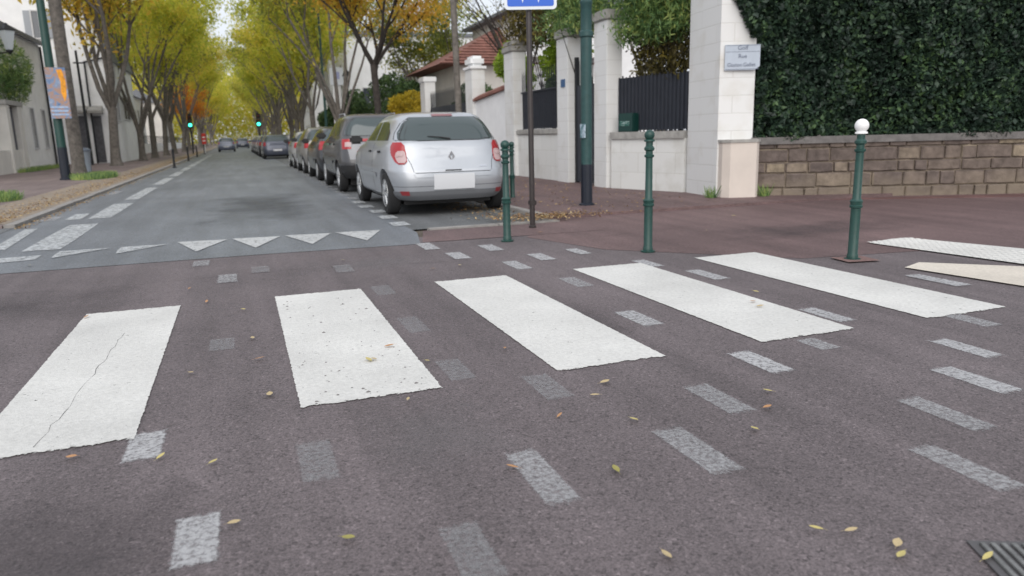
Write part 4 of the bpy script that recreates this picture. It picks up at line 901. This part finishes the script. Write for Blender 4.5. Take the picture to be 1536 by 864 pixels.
# grass tufts by the left post
def grass(name, c, r_, n, label):
    rr = np.random.RandomState(n); a = rr.uniform(0, 6.28, n); q = np.sqrt(rr.uniform(0, 1, n))
    P = np.stack([c[0]+r_[0]*q*np.cos(a), c[1]+r_[1]*q*np.sin(a), np.full(n, .055)], 1); v = []
    h = rr.uniform(.05, .22, n); l = rr.normal(0, .05, (n, 2)); w_ = .008
    for k in range(n):
        x, y, z = P[k]; v += [(x-w_, y, z), (x+w_, y, z), (x+l[k, 0]+w_*.4, y+l[k, 1], z+h[k]), (x+l[k, 0]-w_*.4, y+l[k, 1], z+h[k])]
    tag(link(name, quadmesh(name, np.array(v)), LM['wist']), label, 'grass', kind='stuff')
grass('grass', (-4.9, 29.8), (.7, 1.6), 2600, 'green tufts of grass round the foot of the left lamp post')
grass('grass', (-5.2, 19.3), (.5, .7), 1400, 'bright grass patch on the pavement edge at the left frame side')
grass('grass', (-9.2, 42.2), (.35, 4.0), 1200, 'weeds along the foot of the low pale house')
grass('grass', (7.75, 11.0), (.10, .10), 60, 'small weeds in the joint left of the pinkish plinth')
grass('grass', (8.66, 10.72), (.10, .06), 60, 'small weeds in the joint right of the pinkish plinth')

# ------------------------------------------------------------------ left lamp post, poster, bin, poles
la = root('lamp_post', (-5.67, 29.2, .05), 'tall green lamp post with dark foot carrying a colourful poster on the left', 'lamp post')
bm = bmesh.new(); lathe(bm, [(.20, 0), (.20, .05), (.16, .08), (.15, 1.1)], 12); obj('base', bm, M['dkblue'], la)
bm = bmesh.new(); lathe(bm, [(.145, 1.1), (.135, 4.0), (.11, 7.5)], 14); obj('shaft', bm, M['green'], la, smooth=True)
bm = bmesh.new(); tube(bm, [(0, 0, 7.4), (.6, -.2, 7.9), (1.6, -.5, 8.0)], [.07, .06, .05], 8); obj('arm', bm, M['green'], la, smooth=True)
bm = bmesh.new(); box(bm, 1.5, 2.2, -.7, -.4, 7.9, 8.05, .03); obj('lantern', bm, M['cap'], la)
po = root('poster', (-5.50, 28.95, 2.1), 'blue and orange event poster strapped to the left lamp post', 'poster', rz=R(8))
bm = bmesh.new(); box(bm, -.28, .30, 0, .02, 0, 1.65); obj('print', bm, M['poster'], po)
bm = bmesh.new(); pts = [(.04, 1.58), (.20, 1.60), (.27, 1.2), (.25, .75), (.17, .55), (.10, .85), (.12, 1.2)]
slab(bm, pts, -.006, -.002); obj('orange_patch', bm, mat('poster_orange', (.75, .30, .02), .5, objspace=True, var=.4, scale=7), po)
bm = bmesh.new()
for k in range(3): box(bm, -.26, .24, -.006, -.002, .10+.12*k, .16+.12*k)
obj('pale_band', bm, mat('poster_pale', (.45, .55, .68), .5, objspace=True, col2=(.2, .3, .5), scale=20), po)
bn = root('litter_bin', (-6.3, 36.5, .05), 'grey blue litter bin beside the tree trunk on the left pavement', 'bin')
bm = bmesh.new(); lathe(bm, [(.22, 0), (.26, .85), (.28, .88)], 14); obj('body', bm, M['bin'], bn, smooth=True)
bm = bmesh.new(); lathe(bm, [(.30, .88), (.30, .95), (.18, 1.03)], 14); obj('lid', bm, mat('bin_lid', (.10, .12, .15), .5), bn)
for (x, y, h, lab, lean) in ((-8.0, 48.5, 6.3, 'thin dark pole leaning before the white gable wall', 2), (-6.9, 51, 4.5, 'second thin dark pole beside the door canopies', 0)):
    r = root('utility_pole', (x, y, .05), lab, 'pole'); bm = bmesh.new(); tube(bm, [(0, 0, 0), (-.02*h*lean*.2, 0, h)], [.09, .06], 8); obj('post', bm, M['iron'], r)
    bm = bmesh.new(); box(bm, -.25, .25, -.03, .03, h-.7, h-.62); obj('crossbar', bm, M['iron'], r)
# small kerb bollards left
for (x, y, h, lab) in ((-3.0, 39.3, .95, 'small black kerb bollard nearest on the left roadside'), (-3.1, 52, .95, 'second small black kerb bollard on the left roadside'), (-3.15, 64, .95, 'third small black kerb bollard on the left roadside'), (-3.15, 78, .95, 'farthest small black kerb bollard on the left roadside')):
    r = root('kerb_bollard', (x, y, .0), lab, 'bollard', 'black bollards on the left kerb')
    bm = bmesh.new(); lathe(bm, [(.10, 0), (.10, .03), (.055, .05), (.05, h*.8), (.07, h*.82), (.04, h*.84)], 10); obj('post', bm, M['iron'], r)
    bm = bmesh.new(); lathe(bm, [(.04, h*.84)]+[(.065*math.cos(R(a)), h*.9+.065*math.sin(R(a))) for a in range(-50, 91, 20)], 10); obj('knob', bm, M['iron'], r)
# red barrier sign far left
rb = root('keep_sign', (-3.32, 84, .0), 'small red and white sign post far down the left kerb', 'road sign')
bm = bmesh.new(); lathe(bm, [(.05, 0), (.05, .9)], 8); obj('post', bm, M['whitepaint'], rb)
bm = bmesh.new(); box(bm, -.2, .2, -.05, .05, .9, 2.0, .03); obj('panel', bm, M['red'], rb)
bm = bmesh.new(); box(bm, -.12, .12, -.056, -.052, 1.2, 1.32); box(bm, -.12, .12, -.056, -.052, 1.55, 1.67); obj('white_band', bm, M['whitepaint'], rb)
# traffic lights
glow = mat('green_light', (.0, .3, .2), .4, emit=(.06, 1, .62, 3.2)); off1 = mat('unlit_red', (.06, .008, .006), .4); off2 = mat('unlit_amber', (.08, .04, .006), .4)
for (x, y, z, lab) in ((-4.15, 78, 2.75, 'traffic light showing green on the left side of the avenue'), (2.0, 76, 2.7, 'traffic light showing green on the right side of the avenue')):
    r = root('traffic_light', (x, y, .0), lab, 'traffic light')
    bm = bmesh.new(); lathe(bm, [(.09, 0), (.07, .1), (.06, 3.9)], 8); obj('post', bm, M['iron'], r)
    bm = bmesh.new(); box(bm, -.2, .2, -.22, -.02, z-.3, z+1.0, .04); obj('housing', bm, mat('signal_housing', (.01, .012, .012), .5), r)
    for k, mm in ((0, glow), (1, off2), (2, off1)):
        bm = bmesh.new(); lathe(bm, [(.15 if k == 0 else .12, 0), (.13 if k == 0 else .11, .03), (.06, .05)], 16); bmesh.ops.rotate(bm, verts=bm.verts[:], matrix=Matrix.Rotation(R(90), 3, 'X')); bmesh.ops.translate(bm, verts=bm.verts[:], vec=(0, -.225, z+.38*k)); obj('lens', bm, mm, r)
# right far: green pole, concrete post with sign, lantern
gp = root('lamp_post', (5.1, 46.5, .05), 'slender green pole standing beside the concrete post beyond the parked cars', 'lamp post')
bm = bmesh.new(); lathe(bm, [(.12, 0), (.09, .9), (.075, 4.2), (.06, 8.5)], 10); obj('shaft', bm, M['green'], gp, smooth=True)
bm = bmesh.new(); tube(bm, [(0, 0, 8.4), (-.5, 0, 8.8), (-1.5, 0, 8.9)], .05, 6); obj('arm', bm, M['green'], gp)
bm = bmesh.new(); box(bm, -2.0, -1.4, -.12, .12, 8.84, 8.97, .03); obj('lantern', bm, M['cap'], gp)
cp = root('concrete_post', (5.75, 45.5, .05), 'tapering grey concrete post with a small pale sign on top', 'post')
bm = bmesh.new(); tube(bm, [(0, 0, 0), (0, 0, 4.3)], [.34, .24], 8); obj('post', bm, M['plaingrey'], cp)
bm = bmesh.new(); box(bm, -.38, .38, -.3, -.25, 4.2, 5.2, .02); obj('sign_panel', bm, M['signwhite'], cp)
bm = bmesh.new(); box(bm, -.16, .16, -.31, -.30, 4.55, 4.95); obj('sign_symbol', bm, mat('faint_blue', (.35, .38, .6), .5), cp)
sl = root('street_lantern', (5.9, 42.2, .0), 'glazed street lantern on a thin post behind the concrete post', 'lantern')
bm = bmesh.new(); lathe(bm, [(.1, 0), (.06, .4), (.05, 3.9)], 8); obj('post', bm, M['iron'], sl)
bm = bmesh.new(); lathe(bm, [(.10, 3.9), (.22, 4.5), (.23, 4.52)], 8); obj('glass', bm, mat('lantern_pane', (.5, .53, .56), .2), sl)
bm = bmesh.new(); lathe(bm, [(.25, 4.52), (.14, 4.75), (.03, 4.9)], 8); obj('cap', bm, M['iron'], sl)
# black street bollards between cars and pavement: parking posts far right
for i, y in enumerate((47, 51)):
    pass

# ------------------------------------------------------------------ cars
def cr_interp(tab, N_):
    """catmull-rom resample of rows"""
    T = np.array(tab, float); n = len(T); out = []
    for i in range(n-1):
        p0, p1, p2, p3 = T[max(i-1, 0)], T[i], T[i+1], T[min(i+2, n-1)]
        for k in range(N_):
            t = k/N_; m1 = (p2-p0)*.5*.8; m2 = (p3-p1)*.5*.8
            out.append((2*t**3-3*t**2+1)*p1+(t**3-2*t**2+t)*m1+(-2*t**3+3*t**2)*p2+(t**3-t**2)*m2)
    out.append(T[-1]); return np.array(out)
class Car:
    def __init__(s, rows, L_, W_, H_):
        t = np.array(rows, float); t[:, 0] *= H_; t[:, 1:3] *= L_; t[:, 3] *= W_/2
        s.t = cr_interp(t, 5); s.z = s.t[:, 0]; s.L, s.W, s.H = L_, W_, H_
    def row(s, z):
        return [np.interp(z, s.z, s.t[:, k]) for k in range(1, 5)]
    def P(s, th, z):
        yr, yf, hw, n = s.row(z); c, l = (yr+yf)/2, (yf-yr)/2; co, si = math.cos(th), math.sin(th)
        return np.array([hw*math.copysign(abs(co)**(2/n), co), c+l*math.copysign(abs(si)**(2/n), si), z])
    def th_rear(s, x, z):
        yr, yf, hw, n = s.row(z); f = max(-1, min(1, x/hw)); c = math.copysign(abs(f)**(n/2), f); return 2*math.pi-math.acos(c)
    def th_side(s, y, z, sd):
        yr, yf, hw, n = s.row(z); c, l = (yr+yf)/2, (yf-yr)/2; f = max(-1, min(1, (y-c)/l)); si = math.copysign(abs(f)**(n/2), f)
        a = math.asin(si); return (math.pi-a) if sd < 0 else a
    def nrm(s, th, z):
        e = .004; a = s.P(th+e, z)-s.P(th-e, z); b = s.P(th, min(z+.01, s.z[-1]))-s.P(th, z-.01); n = np.cross(a, b); n /= np.linalg.norm(n)+1e-9
        if n[0]*math.cos(th)+n[1]*math.sin(th)+n[2]*.3 < 0: n = -n
        return n
    def body(s, name, m, root_, wheels, wr):
        nth = 144; V = []; F = []
        for r in s.t:
            for k in range(nth): V.append(s.P(2*math.pi*k/nth, r[0]))
        nr = len(s.t)
        for i in range(nr-1):
            for k in range(nth): F.append((i*nth+k, i*nth+(k+1) % nth, (i+1)*nth+(k+1) % nth, (i+1)*nth+k))
        F.append(tuple(range(nth))[::-1]); F.append(tuple((nr-1)*nth+k for k in range(nth)))
        o = link(name, fromlists(name, V, F), m, None)
        bm = bmesh.new()
        for (wx, wy) in wheels:
            sx = math.copysign(1, wx); cyl = [(wx*1.0-sx*.22, 0), (wx+sx*.4, 0)]
            tube(bm, [(cyl[0][0], wy, wr), (cyl[1][0], wy, wr)], wr*1.13, 32)
        c = obj('cut', bm, None); md = o.modifiers.new('b', 'BOOLEAN'); md.object = c; md.operation = 'DIFFERENCE'; md.solver = 'EXACT'
        dg = bpy.context.evaluated_depsgraph_get(); me = bpy.data.meshes.new_from_object(o.evaluated_get(dg)); o.modifiers.clear(); o.data = me; bpy.data.objects.remove(c)
        if not me.materials: me.materials.append(m)
        me.polygons.foreach_set('use_smooth', [True]*len(me.polygons)); me.set_sharp_from_angle(angle=R(38)); o.parent = root_; return o
    def patch(s, name, m, parent, kind, rows, off=.004, nu=14, nv=8, sd=-1, lip=.012):
        """rows: list (z, a, b) with a,b in x (rear), y (side) or degrees (theta)"""
        rows = np.array(rows, float); zs = np.linspace(rows[0, 0], rows[-1, 0], nv+1); V = []; F = []
        if len(rows) > 2: zs = np.unique(np.concatenate([zs, rows[:, 0]]))
        for z in zs:
            a, b = np.interp(z, rows[:, 0], rows[:, 1]), np.interp(z, rows[:, 0], rows[:, 2])
            for k in range(nu+1):
                q = a+(b-a)*k/nu
                th = s.th_rear(q, z) if kind == 'rear' else s.th_side(q, z, sd) if kind == 'side' else R(q)
                V.append(s.P(th, z)+s.nrm(th, z)*off)
        nz = len(zs); w_ = nu+1
        for i in range(nz-1):
            for k in range(nu): F.append((i*w_+k, i*w_+k+1, (i+1)*w_+k+1, (i+1)*w_+k))
        # inward lip gives it thickness
        ring = [k for k in range(nu+1)]+[i*w_+nu for i in range(1, nz)]+[(nz-1)*w_+k for k in range(nu-1, -1, -1)]+[i*w_ for i in range(nz-2, 0, -1)]
        c = np.array([0, (s.row(rows[0, 0])[0]+s.row(rows[0, 0])[1])/2, V[0][2]]); base = len(V)
        for i in ring:
            d = c-V[i]; d[2] = 0; d /= np.linalg.norm(d); V.append(V[i]+d*lip)
        nR = len(ring)
        for i in range(nR): F.append((ring[i], ring[(i+1) % nR], base+(i+1) % nR, base+i))
        o = link(name, fromlists(name, V, F), m, parent, smooth=True); return o
    def wheel(s, root_, x, y, r, tyre, rim, dark, wd=.2, spokes=7):
        sd = math.copysign(1, x)
        bm = bmesh.new(); lathe(bm, [(r*.62, -wd/2), (r*.9, -wd/2), (r*.98, -wd/2+.02), (r, -wd/2+.05), (r, wd/2-.05), (r*.98, wd/2-.02), (r*.9, wd/2), (r*.64, wd/2-.005), (r*.62, wd/2-.03)], 36)
        rot = Matrix.Rotation(sd*R(90), 3, 'Y')
        def put(bm): bmesh.ops.rotate(bm, verts=bm.verts[:], matrix=rot); bmesh.ops.translate(bm, verts=bm.verts[:], vec=(x, y, r)); return bm
        w_ = obj('wheel', put(bm), tyre, root_, smooth=True)
        bm = bmesh.new(); lathe(bm, [(r*.66, wd/2-.045), (r*.64, wd/2+.004), (r*.56, wd/2-.004), (r*.55, wd/2-.03)], 36)
        lathe(bm, [(r*.16, wd/2-.03), (r*.15, wd/2+.004), (r*.05, wd/2+.008)], 16)
        for k in range(spokes):
            a = 2*math.pi*k/spokes; c_, s_ = math.cos(a), math.sin(a)
            tube(bm, [(r*.10*c_, r*.10*s_, wd/2-.012), (r*.60*c_, r*.60*s_, wd/2-.012)], [r*.07, r*.05], 6)
        obj('rim', put(bm), rim, w_)
        return w_
def carpaint(name, col, metal=.5, rough=.35):
    return mat(name, col, rough, metal=metal, coat=.8, objspace=True, var=.03, scale=2)
TYRE = mat('tyre_rubber', (.018, .018, .019), .85); RIM = mat('rim_metal', (.42, .43, .44), .35, metal=.8); DARK = mat('black_plastic', (.02, .02, .021), .6)
GLASS = mat('tinted_glass', (.05, .068, .07), .08, spec=.7, coat=.3); LRED = mat('red_lens', (.33, .015, .02), .2, coat=.5); LCLR = mat('clear_lens', (.46, .33, .33), .3); CHROME = mat('chrome', (.7, .71, .73), .15, metal=1)
PLATE = mat('licence_plate', (.60, .61, .63), .4)
HATCH = [(.15, .022, .965, .86, 6), (.20, .008, .985, .95, 6), (.33, 0, 1, .985, 6.5), (.42, .003, .998, 1.0, 6.5), (.46, .010, .99, 1.0, 6.5), (.56, .030, .965, .985, 6.5), (.64, .040, .88, .96, 6.5), (.69, .050, .77, .925, 6.5), (.735, .062, .71, .89, 6), (.86, .095, .62, .79, 5.5), (.93, .125, .56, .725, 5), (.97, .16, .52, .64, 4.5), (.99, .21, .46, .5, 4), (1.0, .30, .38, .18, 3)]
def car(name, label, x, y, L_, W_, H_, pm, rows=HATCH, detail=2, wr=.31, rz=0, glass=None, lower=None, front=False, group=None, rimm=None):
    r = root(name, (x, y, .008), label, 'car', group, rz); c = Car(rows, L_, W_, H_); gl = glass or GLASS
    wx = W_/2-.125; wys = (.165*L_, .80*L_)
    wheels = [(sx*wx, yy_) for sx in (-1, 1) for yy_ in wys]
    b = c.body('body', pm, r, wheels, wr)
    z = lambda f: f*H_
    for sx, yy_ in wheels: c.wheel(r, sx, yy_, wr, TYRE, rimm or RIM, DARK)
    # dark wheel wells / underbody
    bm = bmesh.new(); box(bm, -W_/2+.27, W_/2-.27, .10*L_, .92*L_, .16, .5); 
    for _, yy_ in wheels[:2]: box(bm, -W_/2+.265, W_/2-.265, yy_-wr*1.05, yy_+wr*1.05, .3, .72*H_*.8)
    obj('underbody', bm, DARK, r)
    # rear window, side windows
    if not front:
        c.patch('window_seal', DARK, r, 'rear', [(z(.708), -.60*W_/2, .60*W_/2), (z(.715), -.82*W_/2, .82*W_/2), (z(.73), -.84*W_/2, .84*W_/2), (z(.79), -.80*W_/2, .80*W_/2), (z(.88), -.70*W_/2, .70*W_/2), (z(.938), -.55*W_/2, .55*W_/2)], off=.0025, nu=24, nv=12)
        c.patch('rear_window', gl, r, 'rear', [(z(.715), -.70*W_/2, .70*W_/2), (z(.73), -.79*W_/2, .79*W_/2), (z(.79), -.77*W_/2, .77*W_/2), (z(.88), -.67*W_/2, .67*W_/2), (z(.935), -.52*W_/2, .52*W_/2)], off=.004, nu=24, nv=12)
    for sd in (-1, 1):
        c.patch('side_window', gl, r, 'side', [(z(.72), .155*L_, .375*L_), (z(.80), .175*L_, .375*L_), (z(.885), .235*L_, .375*L_), (z(.905), .28*L_, .375*L_)], sd=sd)
        c.patch('side_window', gl, r, 'side', [(z(.72), .392*L_, .66*L_), (z(.80), .392*L_, .60*L_), (z(.885), .392*L_, .53*L_), (z(.905), .392*L_, .50*L_)], sd=sd)
        # mirror
        bm = bmesh.new(); box(bm, *sorted((sd*(W_/2-.04), sd*(W_/2+.19))), .63*L_, .63*L_+.12, z(.685), z(.685)+.15, .035); obj('mirror', bm, DARK if detail > 1 else pm, r, smooth=True)
        if detail > 1:
            for ya in (.225, .42):
                c.patch('door_handle', DARK, r, 'side', [(z(.60), ya*L_, ya*L_+.17), (z(.62), ya*L_, ya*L_+.17)], off=.022, nu=4, nv=2, sd=sd, lip=.03)
            # door seams
            for ya in (.383, .665):
                c.patch('door_seam', DARK, r, 'side', [(z(.24), ya*L_-.004, ya*L_+.005), (z(.70), ya*L_-.004, ya*L_+.005)], off=.0015, nu=1, nv=10, sd=sd)
            c.patch('side_moulding', pm, r, 'side', [(z(.36), .30*L_, .66*L_), (z(.40), .30*L_, .66*L_)], off=.018, nu=10, nv=2, sd=sd)
    return r, c, b
# --- silver hatchback
SILVER = carpaint('silver_paint', (.43, .45, .48), .5, .38)
CW, CL, CH = 1.99, 4.4, 1.63
r, c, b = car('parked_car', 'silver hatchback parked nearest, seen from behind, with red and clear tail lights', 3.13, 11.22, CL, CW, CH, SILVER, wr=.345, group='cars parked along the right side')
z = lambda f: f*CH
GREYB = mat('grey_bumper', (.13, .135, .145), .55)
c.patch('rear_skirt', GREYB, r, 'theta', [(z(.155), 208, 332), (z(.20), 206, 334), (z(.24), 204, 336)], off=.006, nu=40, nv=4)
c.patch('bumper_crease', GREYB, r, 'theta', [(z(.283), 216, 324), (z(.289), 216, 324)], off=.003, nu=40, nv=1)
for sx in (-1, 1):
    def ths(lst): return [(q, *(sorted((a, b)) if sx < 0 else sorted((540-a, 540-b)))) for q, a, b in lst]
    lr = c.patch('tail_light', LRED, r, 'theta', ths([(z(.495), 236, 246), (z(.52), 229, 250.5), (z(.60), 219, 249.5), (z(.67), 215, 246), (z(.70), 217, 238)]), off=.010, nu=16, nv=12, lip=.03)
    c.patch('clear_lens', LCLR, lr, 'theta', ths([(z(.507), 237, 247.5), (z(.53), 233.5, 249.5), (z(.57), 230.5, 249), (z(.605), 232, 248), (z(.62), 236, 245)]), off=.017, nu=10, nv=6)
    for a in (236, 242):
        p_ = c.P(R(a if sx < 0 else 540-a), z(.58)); n_ = c.nrm(R(a if sx < 0 else 540-a), z(.58)); bm = bmesh.new(); lathe(bm, [(.035, 0), (.03, .008), (.01, .012)], 14)
        bmesh.ops.transform(bm, matrix=Matrix.Translation(Vector(p_+n_*.018)) @ Vector((0, 0, 1)).rotation_difference(Vector(n_)).to_matrix().to_4x4(), verts=bm.verts[:]); obj('lamp_bulb', bm, LRED if a == 241 else LCLR, lr, smooth=True)
    c.patch('reflector', mat('dull_reflector', (.22, .03, .035), .35), r, 'theta', ths([(z(.205), 234, 247), (z(.245), 231, 247)]), off=.012, nu=8, nv=3)
# hatch seam lines
for sx in (-1, 1):
    c.patch('hatch_seam', DARK, r, 'rear', [(z(.42), sx*.63*CW/2-.004, sx*.63*CW/2+.004), (z(.50), sx*.66*CW/2-.004, sx*.66*CW/2+.004), (z(.70), sx*.80*CW/2-.004, sx*.80*CW/2+.004)], off=.002, nu=1, nv=14)
c.patch('hatch_seam', DARK, r, 'rear', [(z(.410), -.60*CW/2, .60*CW/2), (z(.416), -.62*CW/2, .62*CW/2)], off=.002, nu=20, nv=1)
c.patch('bumper_step', SILVER, r, 'rear', [(z(.37), -.60*CW/2, .60*CW/2), (z(.40), -.64*CW/2, .64*CW/2)], off=.016, nu=20, nv=2, lip=.03)
c.patch('hatch_handle', DARK, r, 'rear', [(z(.425), -.13, .13), (z(.435), -.13, .13)], off=.008, nu=6, nv=1)
c.patch('licence_plate', PLATE, r, 'rear', [(z(.255), -.33, .33), (z(.395), -.33, .33)], off=.026, nu=6, nv=2, lip=.03)
# emblem: open diamond
p_ = c.P(R(270), z(.56)); bm = bmesh.new(); yb = p_[1]-.012
for k in range(4):
    P4 = [(0, .085), (.052, 0), (0, -.085), (-.052, 0)]; Q4 = [(0, .045), (.024, 0), (0, -.045), (-.024, 0)]
    a1, a2, b1, b2 = P4[k], P4[(k+1) % 4], Q4[k], Q4[(k+1) % 4]
    slab(bm, [(a1[0], a1[1]+z(.56)), (a2[0], a2[1]+z(.56)), (b2[0], b2[1]+z(.56)), (b1[0], b1[1]+z(.56))], yb-.014, yb)
obj('emblem', bm, CHROME, r)
c.patch('model_badge', CHROME, r, 'rear', [(z(.455), .44, .56), (z(.468), .44, .56)], off=.005, nu=4, nv=1)
c.patch('brake_light', mat('brake_strip', (.25, .10, .11), .3), r, 'rear', [(z(.942), -.17, .17), (z(.963), -.17, .17)], off=.010, nu=8, nv=3)
# wiper and antenna
bm = bmesh.new(); pa = c.P(c.th_rear(.03, z(.735)), z(.735)); pb = c.P(c.th_rear(-.33, z(.755)), z(.755))
tube(bm, [(pa[0], pa[1]-.02, pa[2]-.015), ((pa[0]+pb[0])/2, (pa[1]+pb[1])/2-.03, (pa[2]+pb[2])/2), (pb[0], pb[1]-.02, pb[2])], [.016, .010, .006], 6); obj('wiper', bm, DARK, r)
bm = bmesh.new(); tube(bm, [(0, .30*CL, z(.995)), (0, .27*CL, z(1.0)+.12)], [.014, .006], 8); obj('antenna', bm, DARK, r)
# rear seats seen as headrests behind glass are left to reflection
GRP = 'cars parked along the right side'
# --- dark grey SUV
SUVROWS = [(.18, .022, .965, .88, 7), (.24, .008, .985, .96, 7), (.36, 0, 1, 1.0, 7), (.46, .004, .998, 1.0, 7), (.55, .012, .985, .99, 7), (.62, .022, .90, .975, 7), (.67, .034, .78, .95, 7), (.72, .045, .72, .905, 6.5), (.85, .075, .63, .81, 6), (.93, .10, .57, .745, 5.5), (.97, .125, .53, .67, 5), (.99, .17, .48, .55, 4), (1.0, .30, .40, .2, 3)]
DGREY = carpaint('dark_grey_paint', (.075, .075, .08), .5, .4); SUVB = carpaint('mid_grey_paint', (.16, .165, .18), .5, .4)
rr_, c2, _ = car('parked_car', 'dark grey SUV parked directly in front of the silver hatchback', 3.05, 16.9, 4.4, 1.92, 1.78, DGREY, rows=SUVROWS, wr=.35, group=GRP)
for sx in (-1, 1):
    f = lambda lst: [(q, *(sorted((a, b)) if sx < 0 else sorted((540-a, 540-b)))) for q, a, b in lst]
    lr = c2.patch('tail_light', LRED, rr_, 'theta', f([(.98, 226, 252), (1.20, 222, 252)]), off=.010, nu=12, nv=5, lip=.03)
    c2.patch('clear_lens', LCLR, lr, 'theta', f([(1.03, 236, 252), (1.13, 236, 252)]), off=.016, nu=8, nv=3)
c2.patch('light_bar', LRED, rr_, 'rear', [(1.14, -.55, .55), (1.20, -.55, .55)], off=.008, nu=12, nv=2)
c2.patch('hatch_panel', SUVB, rr_, 'rear', [(.75, -.72, .72), (1.13, -.78, .78)], off=.005, nu=16, nv=6)
c2.patch('rear_bumper', DARK, rr_, 'theta', [(.33, 214, 326), (.62, 212, 328)], off=.008, nu=30, nv=5)
c2.patch('licence_plate', PLATE, rr_, 'rear', [(.60, -.60, -.26), (.72, -.60, -.26)], off=.02, nu=4, nv=2)
for sx in (-1, 1): obj('roof_rail', tube(bmesh.new(), [(sx*.60, 1.3, 1.70), (sx*.60, 1.4, 1.79), (sx*.60, 2.3, 1.80), (sx*.60, 2.4, 1.72)], .018, 6), mat('rail_grey', (.25, .25, .26), .5), rr_)
# --- third and fourth
rr_, c3, _ = car('parked_car', 'black hatchback third in the parked line with a red tail light showing', 3.03, 22.1, 4.2, 1.86, 1.58, carpaint('black_paint', (.03, .032, .036), .3, .3), wr=.31, group=GRP)
def simple_tail(c_, r_, z0, z1):
    for sx in (-1, 1): c_.patch('tail_light', LRED, r_, 'theta', [(q, *(sorted((a, b)) if sx < 0 else sorted((540-a, 540-b)))) for q, a, b in [(z0, 222, 246), (z1, 219, 242)]], off=.010, nu=8, nv=4)
    c_.patch('licence_plate', PLATE, r_, 'rear', [(z0-.32, -.26, .26), (z0-.21, -.26, .26)], off=.015, nu=4, nv=2)
simple_tail(c3, rr_, .9, 1.14)
rr_, c4, _ = car('parked_car', 'taupe grey hatchback fourth in the near parked line', 3.02, 27.0, 4.3, 1.86, 1.64, carpaint('taupe_paint', (.26, .25, .235), .5, .4), wr=.31, group=GRP)
simple_tail(c4, rr_, .9, 1.14)
rr_, c5, _ = car('parked_car', 'light grey small car fifth in the near parked line', 3.0, 32.2, 4.0, 1.82, 1.55, carpaint('light_grey_paint', (.40, .40, .40), .4, .4), wr=.30, group=GRP)
simple_tail(c5, rr_, .85, 1.08)
# far blue-grey hatchback
BLUEG = carpaint('blue_grey_paint', (.075, .085, .12), .4, .35)
rr_, c6, _ = car('parked_car', 'dark blue hatchback seen squarely from behind beyond the parked line', 2.33, 50.0, 4.2, 1.86, 1.55, BLUEG, detail=1, wr=.31, group=GRP)
simple_tail(c6, rr_, .82, 1.05)
cols = [((.03, .03, .035), 'black'), ((.35, .35, .36), 'silver grey'), ((.05, .055, .07), 'navy'), ((.12, .12, .12), 'charcoal'), ((.5, .5, .5), 'white')]
protos = rr_
def copy_tree(o, parent=None):
    c_ = o.copy(); C.objects.link(c_); c_.parent = parent
    for ch in [q for q in o.children]: copy_tree(ch, c_)
    return c_
for i, (col, nm) in enumerate(cols):
    k = copy_tree(protos); k.location = (2.25-.03*i, 56.5+6.0*i, .008)
    k['label'] = 'distant %s car, %s behind the dark blue hatchback in the right parking lane' % (nm, ORD[i]); 
    pm = carpaint('far_paint', col, .4, .4)
    for ch in k.children:
        if ch.name.startswith('body'): ch.material_slots[0].link = 'OBJECT'; ch.material_slots[0].material = pm
# moving cars ahead
k = copy_tree(protos); k.location = (-1.25, 88, .008); k['label'] = 'blue-grey car driving away in the middle of the avenue'; k['group'] = 'cars driving up the avenue'
pm = carpaint('far_paint', (.16, .18, .24), .4, .4)
for ch in k.children:
    if ch.name.startswith('body'): ch.material_slots[0].link = 'OBJECT'; ch.material_slots[0].material = pm
k = copy_tree(protos); k.location = (.6, 118, .008); k['label'] = 'small dark car far ahead right of the blue-grey one'; k['group'] = 'cars driving up the avenue'
